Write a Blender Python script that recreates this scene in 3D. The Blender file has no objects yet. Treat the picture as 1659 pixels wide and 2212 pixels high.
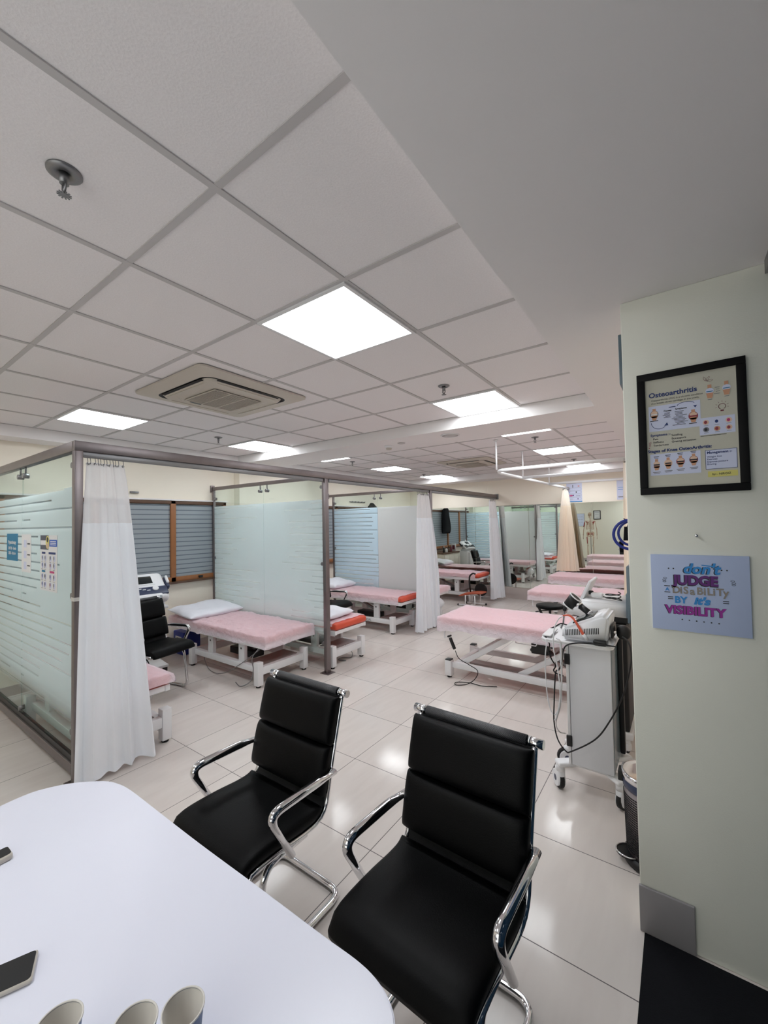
import bpy, bmesh, math, random
from mathutils import Vector, Matrix, noise
R_ = random.Random(7)
SC = bpy.context.scene
COL = SC.collection
PI = math.pi
# ------------------------------------------------------------------ materials
def lin(c):
    return tuple(((v/255)/12.92 if v/255 <= .04045 else (((v/255)+.055)/1.055)**2.4) for v in c) + (1.0,)
class NT:
    def __init__(s, name):
        s.m = bpy.data.materials.new(name); s.m.use_nodes = True
        s.t = s.m.node_tree; s.t.nodes.clear()
        s.out = s.n('ShaderNodeOutputMaterial')
    def n(s, typ, **kw):
        nd = s.t.nodes.new(typ)
        for k, v in kw.items():
            if k.startswith('i_'):
                nd.inputs[int(k[2:])].default_value = v
            else: setattr(nd, k, v)
        return nd
    def l(s, a, b): s.t.links.new(a, b)
    def math(s, op, a, b=None, c=None):
        nd = s.n('ShaderNodeMath', operation=op)
        for i, v in enumerate((a, b, c)):
            if v is None: continue
            if isinstance(v, (int, float)): nd.inputs[i].default_value = v
            else: s.l(v, nd.inputs[i])
        return nd.outputs[0]
    def obj(s):
        tc = s.n('ShaderNodeTexCoord'); sp = s.n('ShaderNodeSeparateXYZ')
        s.l(tc.outputs['Object'], sp.inputs[0]); return tc.outputs['Object'], sp.outputs
    def end(s, sock): s.l(sock, s.out.inputs[0]); return s.m
def pbr(name, rgb, rough=.5, metal=0, var=0.0, scale=30, bump=0, bscale=200, spec=.5, coat=0, emit=None, trans=0, sheen=0):
    g = NT(name); b = g.n('ShaderNodeBsdfPrincipled')
    b.inputs['Base Color'].default_value = lin(rgb); b.inputs['Roughness'].default_value = rough
    b.inputs['Metallic'].default_value = metal; b.inputs['Specular IOR Level'].default_value = spec
    b.inputs['Coat Weight'].default_value = coat
    if sheen: b.inputs['Sheen Weight'].default_value = sheen
    co, _ = g.obj()
    if var:
        nz = g.n('ShaderNodeTexNoise'); nz.inputs['Scale'].default_value = scale; nz.inputs['Detail'].default_value = 4
        g.l(co, nz.inputs['Vector'])
        mx = g.n('ShaderNodeMix', data_type='RGBA')
        mx.inputs[6].default_value = tuple(v*(1-var) for v in lin(rgb)[:3])+(1,)
        mx.inputs[7].default_value = tuple(min(1, v*(1+var)) for v in lin(rgb)[:3])+(1,)
        g.l(nz.outputs[0], mx.inputs[0]); g.l(mx.outputs[2], b.inputs['Base Color'])
    if bump:
        nz = g.n('ShaderNodeTexNoise'); nz.inputs['Scale'].default_value = bscale; nz.inputs['Detail'].default_value = 3
        g.l(co, nz.inputs['Vector'])
        bp = g.n('ShaderNodeBump'); bp.inputs['Strength'].default_value = bump; bp.inputs['Distance'].default_value = .01
        g.l(nz.outputs[0], bp.inputs['Height']); g.l(bp.outputs[0], b.inputs['Normal'])
    if emit:
        b.inputs['Emission Color'].default_value = lin(rgb); b.inputs['Emission Strength'].default_value = emit
    return g.end(b.outputs[0])

LIGHT = 11.0
EXPO = 0.42
M = {}
M['wall'] = pbr('cream_wall_paint', (242, 235, 221), .75, var=.02, scale=3, bump=.04, bscale=300)
M['pillar'] = pbr('pale_green_wall_paint', (228, 229, 219), .7, var=.03, scale=4, bump=.06, bscale=250)
M['soffit'] = pbr('white_soffit_paint', (232, 229, 229), .8, var=.015, scale=3)
M['tbar'] = pbr('grey_ceiling_bar', (190, 187, 187), .6)
M['steel'] = pbr('brushed_steel', (134, 126, 127), .36, metal=.9, var=.1, scale=12)
M['chrome'] = pbr('polished_chrome', (225, 225, 228), .08, metal=1)
M['dullmetal'] = pbr('dull_grey_metal', (140, 140, 142), .4, metal=.8)
M['leather'] = pbr('black_leather', (3, 3, 4), .48, var=.15, scale=25, bump=.10, bscale=260, spec=.14)
M['meshblk'] = pbr('black_mesh_fabric', (16, 16, 18), .55, bump=.5, bscale=600)
M['blackplastic'] = pbr('black_plastic', (18, 18, 20), .4)
M['rubber'] = pbr('black_rubber', (22, 22, 24), .7)
M['white'] = pbr('white_powder_coat', (226, 226, 228), .4, var=.02, scale=15)
M['whiteplastic'] = pbr('white_plastic', (228, 229, 232), .35)
M['greyplastic'] = pbr('pale_grey_plastic', (224, 226, 230), .4)
M['panelgrey'] = pbr('light_grey_panel', (212, 213, 217), .45, var=.02, scale=10)
M['blueglass'] = pbr('blue_grey_panel', (96, 112, 122), .25)
M['table'] = pbr('white_laminate', (226, 227, 240), .28, var=.01, scale=3)
M['orange'] = pbr('orange_vinyl', (216, 84, 58), .45, var=.06, scale=8)
M['brownplate'] = pbr('brown_grey_plate', (140, 128, 126), .5, var=.06, scale=20)
M['wood'] = pbr('varnished_wood', (150, 98, 58), .4, var=.18, scale=9)
M['darkwood'] = pbr('dark_wood_edge', (92, 66, 50), .45, var=.15, scale=9)
M['skirt'] = pbr('skirting_tile', (186, 176, 172), .3, var=.04, scale=6)
M['pskirt'] = pbr('grey_skirting_tile', (150, 147, 149), .35, var=.05, scale=8)
M['mat'] = pbr('black_mat', (14, 15, 20), .9, var=.2, scale=80, bump=.3, bscale=400, spec=.2)
M['acbeige'] = pbr('aged_beige_plastic', (196, 189, 178), .5, var=.03, scale=6)
M['acdark'] = pbr('dark_slot', (24, 24, 26), .6)
M['navy'] = pbr('navy_plastic', (44, 54, 82), .4)
M['blue'] = pbr('royal_blue_plastic', (14, 36, 132), .4)
M['ringblue'] = pbr('blue_rubber_ring', (8, 32, 122), .45)
M['screen'] = pbr('dark_screen', (26, 32, 34), .12)
M['coral'] = pbr('coral_hose', (222, 100, 76), .4)
M['black'] = pbr('matt_black', (12, 12, 14), .55)
M['frameblk'] = pbr('black_frame_wood', (9, 9, 11), .6, spec=.2)
M['paper'] = pbr('white_paper', (226, 226, 228), .7)
M['paperblue'] = pbr('pale_blue_paper', (206, 212, 236), .7)
M['posterbeige'] = pbr('beige_poster', (196, 194, 180), .6)
M['board'] = pbr('lavender_board', (176, 190, 222), .6, var=.02, scale=20)
M['inknavy'] = pbr('navy_ink', (34, 54, 112), .6)
M['inkdark'] = pbr('dark_ink', (38, 38, 48), .6)
M['inkgrey'] = pbr('grey_ink', (120, 122, 130), .6)
M['inkblue'] = pbr('bright_blue_ink', (44, 134, 204), .6)
M['inkpurple'] = pbr('purple_ink', (94, 34, 116), .6)
M['inkmag'] = pbr('magenta_ink', (146, 40, 146), .6)
M['inktaupe'] = pbr('taupe_ink', (138, 130, 122), .6)
M['bone'] = pbr('tan_bone', (200, 150, 120), .6)
M['bonepale'] = pbr('pale_bone_ink', (222, 190, 168), .6)
M['boned'] = pbr('dark_red_ink', (146, 60, 74), .6)
M['yellow'] = pbr('yellow_note', (214, 206, 120), .7)
M['teal'] = pbr('teal_card', (20, 118, 160), .6)
M['cardblue'] = pbr('cobalt_print', (38, 92, 190), .6)
M['pink'] = pbr('pink_print', (190, 60, 120), .6)
M['rust'] = pbr('rust_vinyl', (170, 76, 46), .5, var=.06, scale=8)
M['skelbone'] = pbr('skeleton_bone', (206, 176, 152), .55, var=.12, scale=14)
M['skelred'] = pbr('red_muscle_paint', (160, 60, 60), .6)
M['cup'] = pbr('paper_cup', (214, 210, 204), .7)
M['cupblue'] = pbr('blue_cup_print', (112, 128, 158), .6)
M['coat'] = pbr('black_cloth', (20, 21, 24), .9, spec=.2)
M['bag'] = pbr('white_plastic_bag', (226, 228, 232), .3)
M['pillow'] = pbr('white_pillow_cloth', (232, 232, 240), .8, var=.02, scale=20, bump=.15, bscale=40)
M['redglow'] = pbr('maroon_print', (110, 40, 60), .6)
M['cream'] = pbr('cream_laminate', (222, 216, 204), .5)
M['tape'] = pbr('white_tape', (212, 210, 206), .7)
# ceiling tiles: fine speckle
def tilemat():
    g = NT('mineral_ceiling_tile'); b = g.n('ShaderNodeBsdfPrincipled'); co, _ = g.obj()
    nz = g.n('ShaderNodeTexNoise'); nz.inputs['Scale'].default_value = 160; nz.inputs['Detail'].default_value = 5; g.l(co, nz.inputs['Vector'])
    cr = g.n('ShaderNodeMix', data_type='RGBA'); cr.inputs[6].default_value = lin((226, 222, 223)); cr.inputs[7].default_value = lin((242, 239, 240))
    g.l(nz.outputs[0], cr.inputs[0]); g.l(cr.outputs[2], b.inputs['Base Color'])
    bp = g.n('ShaderNodeBump'); bp.inputs['Strength'].default_value = .25; bp.inputs['Distance'].default_value = .004
    g.l(nz.outputs[0], bp.inputs['Height']); g.l(bp.outputs[0], b.inputs['Normal'])
    b.inputs['Roughness'].default_value = .9; b.inputs['Specular IOR Level'].default_value = .2
    return g.end(b.outputs[0])
M['tile'] = tilemat()
def netmat():
    g = NT('open_black_netting'); b = g.n('ShaderNodeBsdfPrincipled'); co, _ = g.obj()
    ck = g.n('ShaderNodeTexChecker'); ck.inputs['Scale'].default_value = 330; ck.inputs[1].default_value = lin((8, 8, 9)); ck.inputs[2].default_value = lin((86, 86, 90)); g.l(co, ck.inputs[0])
    g.l(ck.outputs[0], b.inputs['Base Color']); b.inputs['Roughness'].default_value = .5; return g.end(b.outputs[0])
M['netblk'] = netmat()
FX, FY, FT = -1.3537, 1.7130, 0.6
def floormat():
    g = NT('glazed_floor_tile'); b = g.n('ShaderNodeBsdfPrincipled'); co, xyz = g.obj()
    ex = []; ids = []
    for ax, o in ((0, FX), (1, FY)):
        q = g.math('DIVIDE', g.math('SUBTRACT', xyz[ax], o), FT)
        fr = g.math('FRACT', q); ids.append(g.math('FLOOR', q))
        ex.append(g.math('LESS_THAN', g.math('MINIMUM', fr, g.math('SUBTRACT', 1.0, fr)), .0036))
    gr = g.math('MAXIMUM', ex[0], ex[1])
    cb = g.n('ShaderNodeCombineXYZ'); g.l(ids[0], cb.inputs[0]); g.l(ids[1], cb.inputs[1])
    wn = g.n('ShaderNodeTexWhiteNoise', noise_dimensions='2D'); g.l(cb.outputs[0], wn.inputs['Vector'])
    nz = g.n('ShaderNodeTexNoise'); nz.inputs['Scale'].default_value = 5; nz.inputs['Detail'].default_value = 6; nz.inputs['Distortion'].default_value = .6
    mp = g.n('ShaderNodeMapping'); mp.inputs['Scale'].default_value = (3.0, .5, 1); g.l(co, mp.inputs[0]); g.l(mp.outputs[0], nz.inputs['Vector'])
    f = g.math('ADD', g.math('MULTIPLY', nz.outputs[0], .7), g.math('MULTIPLY', wn.outputs[0], .35))
    mx = g.n('ShaderNodeMix', data_type='RGBA'); mx.inputs[6].default_value = lin((206, 197, 192)); mx.inputs[7].default_value = lin((228, 221, 216)); g.l(f, mx.inputs[0])
    m2 = g.n('ShaderNodeMix', data_type='RGBA'); m2.inputs[7].default_value = lin((110, 104, 104)); g.l(mx.outputs[2], m2.inputs[6]); g.l(gr, m2.inputs[0])
    g.l(m2.outputs[2], b.inputs['Base Color'])
    rm = g.math('ADD', .11, g.math('MULTIPLY', gr, .5)); g.l(rm, b.inputs['Roughness'])
    b.inputs['Specular IOR Level'].default_value = .16
    return g.end(b.outputs[0])
M['floor'] = floormat()
def clearglass(name, tint=(248, 251, 249), gloss=.06):
    g = NT(name); t = g.n('ShaderNodeBsdfTransparent'); t.inputs[0].default_value = lin(tint)
    gl = g.n('ShaderNodeBsdfGlossy'); gl.inputs['Roughness'].default_value = .02
    lw = g.n('ShaderNodeLayerWeight'); lw.inputs[0].default_value = .35
    mx = g.n('ShaderNodeMixShader'); g.l(g.math('ADD', .02, g.math('MULTIPLY', lw.outputs['Fresnel'], gloss*3)), mx.inputs[0])
    g.l(t.outputs[0], mx.inputs[1]); g.l(gl.outputs[0], mx.inputs[2]); return g.end(mx.outputs[0])
M['clear'] = clearglass('clear_glass')
def frost(name, rgb, zb, zt, fade=.2, step=.066, x0=0, xr=1.0, stripes=True, opac=.93, gateinv=False, depth=.8):
    """clear pane carrying a frosted film from zb to zt; thin clear lines of random length cut in the film"""
    g = NT(name); co, xyz = g.obj()
    tr = g.n('ShaderNodeBsdfTransparent'); tr.inputs[0].default_value = lin((244, 250, 248))
    df = g.n('ShaderNodeBsdfDiffuse'); tl = g.n('ShaderNodeBsdfTranslucent')
    df.inputs[0].default_value = lin(rgb); tl.inputs[0].default_value = lin(rgb)
    m1 = g.n('ShaderNodeMixShader', i_0=.5); g.l(df.outputs[0], m1.inputs[1]); g.l(tl.outputs[0], m1.inputs[2])
    z = xyz[2]
    lo = g.n('ShaderNodeMapRange'); lo.inputs[1].default_value = zb; lo.inputs[2].default_value = zb+fade; g.l(z, lo.inputs[0])
    hi = g.math('LESS_THAN', z, zt)
    fac = g.math('MULTIPLY', g.math('MULTIPLY', lo.outputs[0], hi), opac)
    if stripes:
        q = g.math('DIVIDE', z, step)
        st = g.math('LESS_THAN', g.math('FRACT', q), .2)
        cb = g.n('ShaderNodeCombineXYZ'); g.l(g.math('FLOOR', q), cb.inputs[0])
        wn = g.n('ShaderNodeTexWhiteNoise', noise_dimensions='2D'); g.l(cb.outputs[0], wn.inputs['Vector'])
        lim = g.math('ADD', x0, g.math('MULTIPLY', wn.outputs[0], xr))
        gate = g.math('GREATER_THAN' if gateinv else 'LESS_THAN', xyz[0], lim)
        fac = g.math('MULTIPLY', fac, g.math('SUBTRACT', 1.0, g.math('MULTIPLY', g.math('MULTIPLY', st, gate), depth)))
    m2 = g.n('ShaderNodeMixShader'); g.l(fac, m2.inputs[0]); g.l(tr.outputs[0], m2.inputs[1]); g.l(m1.outputs[0], m2.inputs[2])
    gl = g.n('ShaderNodeBsdfGlossy'); gl.inputs['Roughness'].default_value = .04
    lw = g.n('ShaderNodeLayerWeight'); lw.inputs[0].default_value = .3
    m3 = g.n('ShaderNodeMixShader'); g.l(g.math('ADD', .015, g.math('MULTIPLY', lw.outputs['Fresnel'], .12)), m3.inputs[0])
    g.l(m2.outputs[0], m3.inputs[1]); g.l(gl.outputs[0], m3.inputs[2]); return g.end(m3.outputs[0])
def windowfilm():
    g = NT('striped_window_film'); co, xyz = g.obj(); b = g.n('ShaderNodeBsdfPrincipled')
    q = g.math('DIVIDE', xyz[2], .062); st = g.math('LESS_THAN', g.math('FRACT', q), .2)
    mx = g.n('ShaderNodeMix', data_type='RGBA'); mx.inputs[6].default_value = lin((150, 158, 164)); mx.inputs[7].default_value = lin((98, 108, 118)); g.l(st, mx.inputs[0])
    g.l(mx.outputs[2], b.inputs['Base Color']); b.inputs['Roughness'].default_value = .3; return g.end(b.outputs[0])
M['winfilm'] = windowfilm()
M['darkglass'] = clearglass('blue_tinted_glass', (52, 78, 94), .06)
def mirror():
    g = NT('mirror_glass'); b = g.n('ShaderNodeBsdfGlossy'); b.inputs[0].default_value = lin((232, 240, 234)); b.inputs['Roughness'].default_value = 0
    return g.end(b.outputs[0])
M['mirror'] = mirror()
def cloth(name, rgb, transl=.35, transp=0.0, grid=0, bump=.0):
    g = NT(name); df = g.n('ShaderNodeBsdfDiffuse'); tl = g.n('ShaderNodeBsdfTranslucent'); co, xyz = g.obj()
    df.inputs[0].default_value = lin(rgb); tl.inputs[0].default_value = lin(rgb)
    if bump:
        nz = g.n('ShaderNodeTexNoise'); nz.inputs['Scale'].default_value = 14; nz.inputs['Detail'].default_value = 5; nz.inputs['Distortion'].default_value = 1.2; g.l(co, nz.inputs['Vector'])
        bp = g.n('ShaderNodeBump'); bp.inputs['Strength'].default_value = bump; bp.inputs['Distance'].default_value = .03
        g.l(nz.outputs[0], bp.inputs['Height']); g.l(bp.outputs[0], df.inputs['Normal'])
    m1 = g.n('ShaderNodeMixShader', i_0=transl); g.l(df.outputs[0], m1.inputs[1]); g.l(tl.outputs[0], m1.inputs[2])
    o = m1.outputs[0]
    if transp:
        tr = g.n('ShaderNodeBsdfTransparent'); m2 = g.n('ShaderNodeMixShader', i_0=transp)
        g.l(o, m2.inputs[1]); g.l(tr.outputs[0], m2.inputs[2]); o = m2.outputs[0]
    return g.end(o)
M['curtain'] = cloth('white_curtain_cloth', (246, 249, 254), .18)
M['netting'] = cloth('white_curtain_netting', (246, 245, 247), .2, .12)
M['creamcurtain'] = cloth('cream_curtain_cloth', (252, 240, 222), .32)
M['creamnet'] = cloth('cream_curtain_netting', (252, 244, 232), .2, .12)
M['sheet'] = cloth('thin_nonwoven_sheet', (252, 240, 249), .10, .345, bump=.7)
M['sheetw'] = cloth('thin_white_sheet', (234, 228, 232), .2, .40, bump=.25)
def panel():
    g = NT('light_panel'); e = g.n('ShaderNodeEmission'); e.inputs[0].default_value = (0.93, .97, 1, 1); e.inputs[1].default_value = LIGHT
    return g.end(e.outputs[0])
M['panel'] = panel()

# ------------------------------------------------------------------ mesh builder
class MB:
    def __init__(s): s.v = []; s.f = []; s.mi = []; s.sm = []; s.mats = []
    def m(s, mat):
        mat = M[mat] if isinstance(mat, str) else mat
        if mat not in s.mats: s.mats.append(mat)
        return s.mats.index(mat)
    def add(s, vs, fs, mat='white', smooth=False, T=None):
        o = len(s.v); k = s.m(mat)
        for v in vs:
            v = Vector(v); s.v.append(T @ v if T else v)
        for f in fs: s.f.append([i+o for i in f]); s.mi.append(k); s.sm.append(smooth)
        return s
    def box(s, c, d, mat='white', T=None, bev=0):
        if bev: return s.rbox(c, d, bev, mat, T)
        x, y, z = (q/2 for q in d); vs = [(c[0]+a*x, c[1]+b*y, c[2]+e*z) for a in (-1, 1) for b in (-1, 1) for e in (-1, 1)]
        return s.add(vs, [(0, 1, 3, 2), (4, 6, 7, 5), (0, 4, 5, 1), (2, 3, 7, 6), (0, 2, 6, 4), (1, 5, 7, 3)], mat, False, T)
    def bx(s, x0, x1, y0, y1, z0, z1, mat='white', bev=0):
        return s.box(((x0+x1)/2, (y0+y1)/2, (z0+z1)/2), (abs(x1-x0), abs(y1-y0), abs(z1-z0)), mat, None, bev)
    def rbox(s, c, d, r, mat='white', T=None, seg=3):
        bm = bmesh.new(); bmesh.ops.create_cube(bm, size=1)
        for v in bm.verts: v.co = Vector((v.co.x*d[0]+c[0], v.co.y*d[1]+c[1], v.co.z*d[2]+c[2]))
        bmesh.ops.bevel(bm, geom=list(bm.edges), offset=min(r, min(d)*.49), segments=seg, affect='EDGES', profile=.5)
        return s.bm(bm, mat, T)
    def bm(s, bm, mat, T=None, smooth=True):
        bm.verts.index_update(); vs = [v.co.copy() for v in bm.verts]; fs = [[v.index for v in f.verts] for f in bm.faces]; bm.free()
        return s.add(vs, fs, mat, smooth, T)
    def cyl(s, p0, p1, r, mat='white', n=16, r1=None, T=None, cap=True):
        p0 = Vector(p0); p1 = Vector(p1); d = (p1-p0).normalized(); a = d.orthogonal().normalized(); b = d.cross(a); r1 = r if r1 is None else r1
        vs = []
        for k in range(n):
            t = 2*PI*k/n; u = a*math.cos(t)+b*math.sin(t); vs += [p0+u*r, p1+u*r1]
        fs = [(2*k, 2*((k+1) % n), 2*((k+1) % n)+1, 2*k+1) for k in range(n)]
        s.add(vs, fs, mat, True, T)
        if cap: s.add([vs[2*k] for k in range(n)], [tuple(reversed(range(n)))], mat, False, T); s.add([vs[2*k+1] for k in range(n)], [tuple(range(n))], mat, False, T)
        return s
    def tube(s, pts, r, mat='white', n=10, closed=False, T=None, ry=None):
        P = [Vector(p) for p in pts]; N = len(P); vs = []; up = None
        rs = r if isinstance(r, (list, tuple)) else [r]*N
        for i, p in enumerate(P):
            d = (P[(i+1) % N]-P[i-1]) if closed or 0 < i < N-1 else (P[1]-P[0] if i == 0 else P[-1]-P[-2])
            d.normalize()
            if up is None: up = d.orthogonal().normalized() if abs(d.z) > .9 else Vector((0, 0, 1))
            a = (up-d*up.dot(d))
            if a.length < 1e-4: a = d.orthogonal()
            a.normalize(); b = d.cross(a); up = a
            for k in range(n):
                t = 2*PI*k/n; vs.append(p+a*math.cos(t)*rs[i]+b*math.sin(t)*(ry or rs[i]))
        fs = []
        for i in range(N if closed else N-1):
            j = (i+1) % N
            for k in range(n): fs.append((i*n+k, i*n+(k+1) % n, j*n+(k+1) % n, j*n+k))
        s.add(vs, fs, mat, True, T)
        if not closed: s.add(vs[:n], [tuple(reversed(range(n)))], mat, False, T); s.add(vs[-n:], [tuple(range(n))], mat, False, T)
        return s
    def lathe(s, prof, c=(0, 0, 0), mat='white', n=24, T=None, caps=True):
        vs = []; fs = []
        for r, z in prof:
            for k in range(n): t = 2*PI*k/n; vs.append((c[0]+r*math.cos(t), c[1]+r*math.sin(t), c[2]+z))
        for i in range(len(prof)-1):
            for k in range(n): fs.append((i*n+k, i*n+(k+1) % n, (i+1)*n+(k+1) % n, (i+1)*n+k))
        s.add(vs, fs, mat, True, T)
        for i, rev in ((0, True), (len(prof)-1, False)):
            if caps and prof[i][0] > 1e-5: s.add(vs[i*n:(i+1)*n], [tuple(reversed(range(n))) if rev else tuple(range(n))], mat, False, T)
        return s
    def prism(s, poly, z0, z1, mat='white', T=None, smooth=False):
        n = len(poly); vs = [(x, y, z0) for x, y in poly]+[(x, y, z1) for x, y in poly]
        s.add(vs, [(i, (i+1) % n, n+(i+1) % n, n+i) for i in range(n)], mat, smooth, T)
        return s.add(vs, [tuple(reversed(range(n))), tuple(range(n, 2*n))], mat, False, T)
    def sph(s, c, r, mat='white', T=None, n=14):
        r = (r, r, r) if isinstance(r, (int, float)) else r; h = n//2+1; vs = []; fs = []
        for i in range(h+1):
            a = PI*i/h
            for k in range(n): b = 2*PI*k/n; vs.append((c[0]+r[0]*math.sin(a)*math.cos(b), c[1]+r[1]*math.sin(a)*math.sin(b), c[2]-r[2]*math.cos(a)))
        for i in range(h):
            for k in range(n): fs.append((i*n+k, i*n+(k+1) % n, (i+1)*n+(k+1) % n, (i+1)*n+k))
        return s.add(vs, fs, mat, True, T)
    def grid(s, fn, nu, nv, mat='white', closed=False, T=None):
        vs = [fn(i/(nu if closed else nu), j/nv) for j in range(nv+1) for i in range(nu+1)]; w = nu+1
        return s.add(vs, [(j*w+i, j*w+i+1, (j+1)*w+i+1, (j+1)*w+i) for j in range(nv) for i in range(nu)], mat, True, T)
    def cushion(s, w, h, t, mat, warp, n=22, p=5, flat=.35):
        """soft pad: w across, h along, t thick; warp maps (a, b, c) to a point"""
        def ring(a, sg):
            return a
        for sg in (1, -1):
            def fn(u, v, sg=sg):
                # concentrate samples near the rim
                U = math.sin((u-.5)*PI); V = math.sin((v-.5)*PI)
                e = max(0, (1-abs(U)**p))*max(0, (1-abs(V)**p))
                k = e**flat
                return warp(U*w/2, V*h/2, sg*k*t/2)
            s.grid(fn, n, n, mat)
            if sg < 0:
                for q in range(len(s.f)-n*n, len(s.f)): s.f[q] = list(reversed(s.f[q]))
        return s
    def disc(s, c, r, T=None, mat='white', n=20, ax='z'):
        vs = [(c[0]+r*math.cos(2*PI*k/n), c[1]+r*math.sin(2*PI*k/n), c[2]) for k in range(n)]
        return s.add(vs, [tuple(range(n))], mat, False, T)
    def text(s, body, size, pos, mat, T=None, bold=0.0, align='LEFT', sx=1.0, shear=0):
        vs, fs = text_mesh(body, size, bold, align, shear)
        return s.add([(pos[0]+v[0]*sx, pos[1]+v[1], pos[2]) for v in vs], fs, mat, False, T)
    def build(s, name, parent=None, loc=(0, 0, 0), rot=(0, 0, 0), merge=True):
        me = bpy.data.meshes.new(name); me.from_pydata([tuple(v) for v in s.v], [], s.f); me.update()
        for m in s.mats: me.materials.append(m)
        me.polygons.foreach_set('material_index', s.mi); me.polygons.foreach_set('use_smooth', s.sm)
        if merge and len(s.v) < 60000:
            bm = bmesh.new(); bm.from_mesh(me); bmesh.ops.remove_doubles(bm, verts=bm.verts, dist=1e-5); bm.to_mesh(me); bm.free()
        o = bpy.data.objects.new(name, me); COL.objects.link(o); o.location = loc; o.rotation_euler = rot
        if parent is not None: o.parent = parent
        return o
_tc = {}
def text_mesh(body, size, bold, align, shear):
    k = (body, size, bold, align, shear)
    if k in _tc: return _tc[k]
    cu = bpy.data.curves.new('t', 'FONT'); cu.body = body; cu.size = size; cu.offset = bold; cu.align_x = align; cu.resolution_u = 3; cu.shear = shear
    o = bpy.data.objects.new('t', cu); COL.objects.link(o); bpy.context.view_layer.update()
    me = o.evaluated_get(bpy.context.evaluated_depsgraph_get()).to_mesh()
    vs = [tuple(v.co) for v in me.vertices]; fs = [tuple(p.vertices) for p in me.polygons]
    o.evaluated_get(bpy.context.evaluated_depsgraph_get()).to_mesh_clear()
    bpy.data.objects.remove(o); bpy.data.curves.remove(cu); _tc[k] = (vs, fs); return _tc[k]
def tag(o, label, cat, group=None):
    o['label'] = label; o['category'] = cat
    if group: o['group'] = group
    return o
def thing(name, label, cat, loc=(0, 0, 0), rz=0, group=None):
    o = bpy.data.objects.new(name, None); COL.objects.link(o); o.location = loc; o.rotation_euler = (0, 0, rz); o.empty_display_size = .1
    return tag(o, label, cat, group)
def struct(o): o['kind'] = 'structure'; return o
def dup(root, loc, rz, label, group=None):
    r = root.copy(); COL.objects.link(r); r.location = loc; r.rotation_euler = (0, 0, rz); r['label'] = label
    if group: r['group'] = group
    for ch in list(root.children):
        c = ch.copy(); COL.objects.link(c); c.parent = r
        for g in list(ch.children):
            d = g.copy(); COL.objects.link(d); d.parent = c
    return r
def bez(pts, n=8):
    """smooth curve through points (Catmull-Rom)"""
    P = [Vector(p) for p in pts]; P = [P[0]*2-P[1]]+P+[P[-1]*2-P[-2]]; out = []
    for i in range(1, len(P)-2):
        for k in range(n):
            t = k/n; a, b, c, d = P[i-1], P[i], P[i+1], P[i+2]
            out.append(.5*((2*b)+(c-a)*t+(2*a-5*b+4*c-d)*t*t+(3*b-a-3*c+d)*t**3))
    out.append(P[-2]); return out
def fillet(pts, r, n=6):
    P = [Vector(p) for p in pts]; out = [P[0]]
    for i in range(1, len(P)-1):
        a = (P[i-1]-P[i]); b = (P[i+1]-P[i]); k = min(r, a.length*.48, b.length*.48); a = P[i]+a.normalized()*k; b = P[i]+b.normalized()*k
        for j in range(n+1): t = j/n; out.append(a*(1-t)**2+P[i]*2*t*(1-t)+b*t*t)
    out.append(P[-1]); return out
def rrect(x0, x1, y0, y1, r, n=5):
    out = []
    for cx, cy, a in ((x1-r, y1-r, 0), (x0+r, y1-r, 90), (x0+r, y0+r, 180), (x1-r, y0+r, 270)):
        for k in range(n+1): t = math.radians(a+90*k/n); out.append((cx+r*math.cos(t), cy+r*math.sin(t)))
    return out
# ------------------------------------------------------------------ room
XL, XR, YB, YF, ZC, ZS = -5.62, 0.30, 9.0, -1.1, 2.738, 2.62
GX, GY = -1.1290, 0.7145
T1 = (GX-4.2, GX+.6, GY-1.8, GY+3.0); T2 = (GX-4.2, GX+.6, 4.34, 8.54)
struct(MB().bx(XL, XR, YF, YB, -.1, 0, 'floor').build('floor'))
ceil = struct(MB().bx(XL, XR, YF, YB, ZC, ZC+.1, 'tile').build('ceiling'))
g = MB(); hw = .012
for (x0, x1, y0, y1) in (T1, T2):
    k = 0
    nx = round((x1-x0)/.6); ny = round((y1-y0)/.6)
    for i in range(nx+1): g.bx(x0+.6*i-hw*(i > 0), x0+.6*i+hw*(i < nx), y0, y1, ZC-.005, ZC-.0005, 'tbar')
    for i in range(ny+1): g.bx(x0, x1, y0+.6*i-hw*(i > 0), y0+.6*i+hw*(i < ny), ZC-.0045, ZC-.0004, 'tbar')
g.build('tile_grid', ceil)
s = MB()
s.bx(T1[1], XR, YF, YB, ZS, ZC-.0002, 'soffit').bx(XL, T1[0], YF, YB, ZS, ZC-.0002, 'soffit')
s.bx(T1[0], T1[1], T1[3], T2[2], ZS, ZC-.0002, 'soffit').bx(T1[0], T1[1], T2[3], YB, ZS, ZC-.0002, 'soffit')
s.build('soffit', ceil)
struct(MB().bx(XL-.1, XL, YF, YB, 0, ZC, 'wall').build('wall_left'))
struct(MB().bx(XL, XR, YB, YB+.1, 0, ZC, 'wall').build('wall_back'))
struct(MB().bx(XL, -1.5, YF-.1, YF, 0, ZC, 'wall').bx(-1.5, XR, YF-.1, YF, 2.5, ZC, 'wall').bx(-1.5, XR, YF-.1, YF, 0, .35, 'wall').build('wall_front'))
w = struct(MB().bx(-1.5, XR, YF-.06, YF-.045, .35, 2.5, 'clear').build('window_4'))  # added glazed opening, out of view, lets daylight in to lift ceiling and column
f = MB()
for x in (-1.475, -.6, XR-.025): f.bx(x-.024, x+.024, YF-.08, YF-.025, .351, 2.499, 'white', .003)
f.bx(-1.499, XR-.001, YF-.08, YF-.025, .351, .40, 'white', .003).bx(-1.499, XR-.001, YF-.08, YF-.025, 2.45, 2.499, 'white', .003); f.build('window_frame', w)  # frame of the added daylight opening
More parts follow.
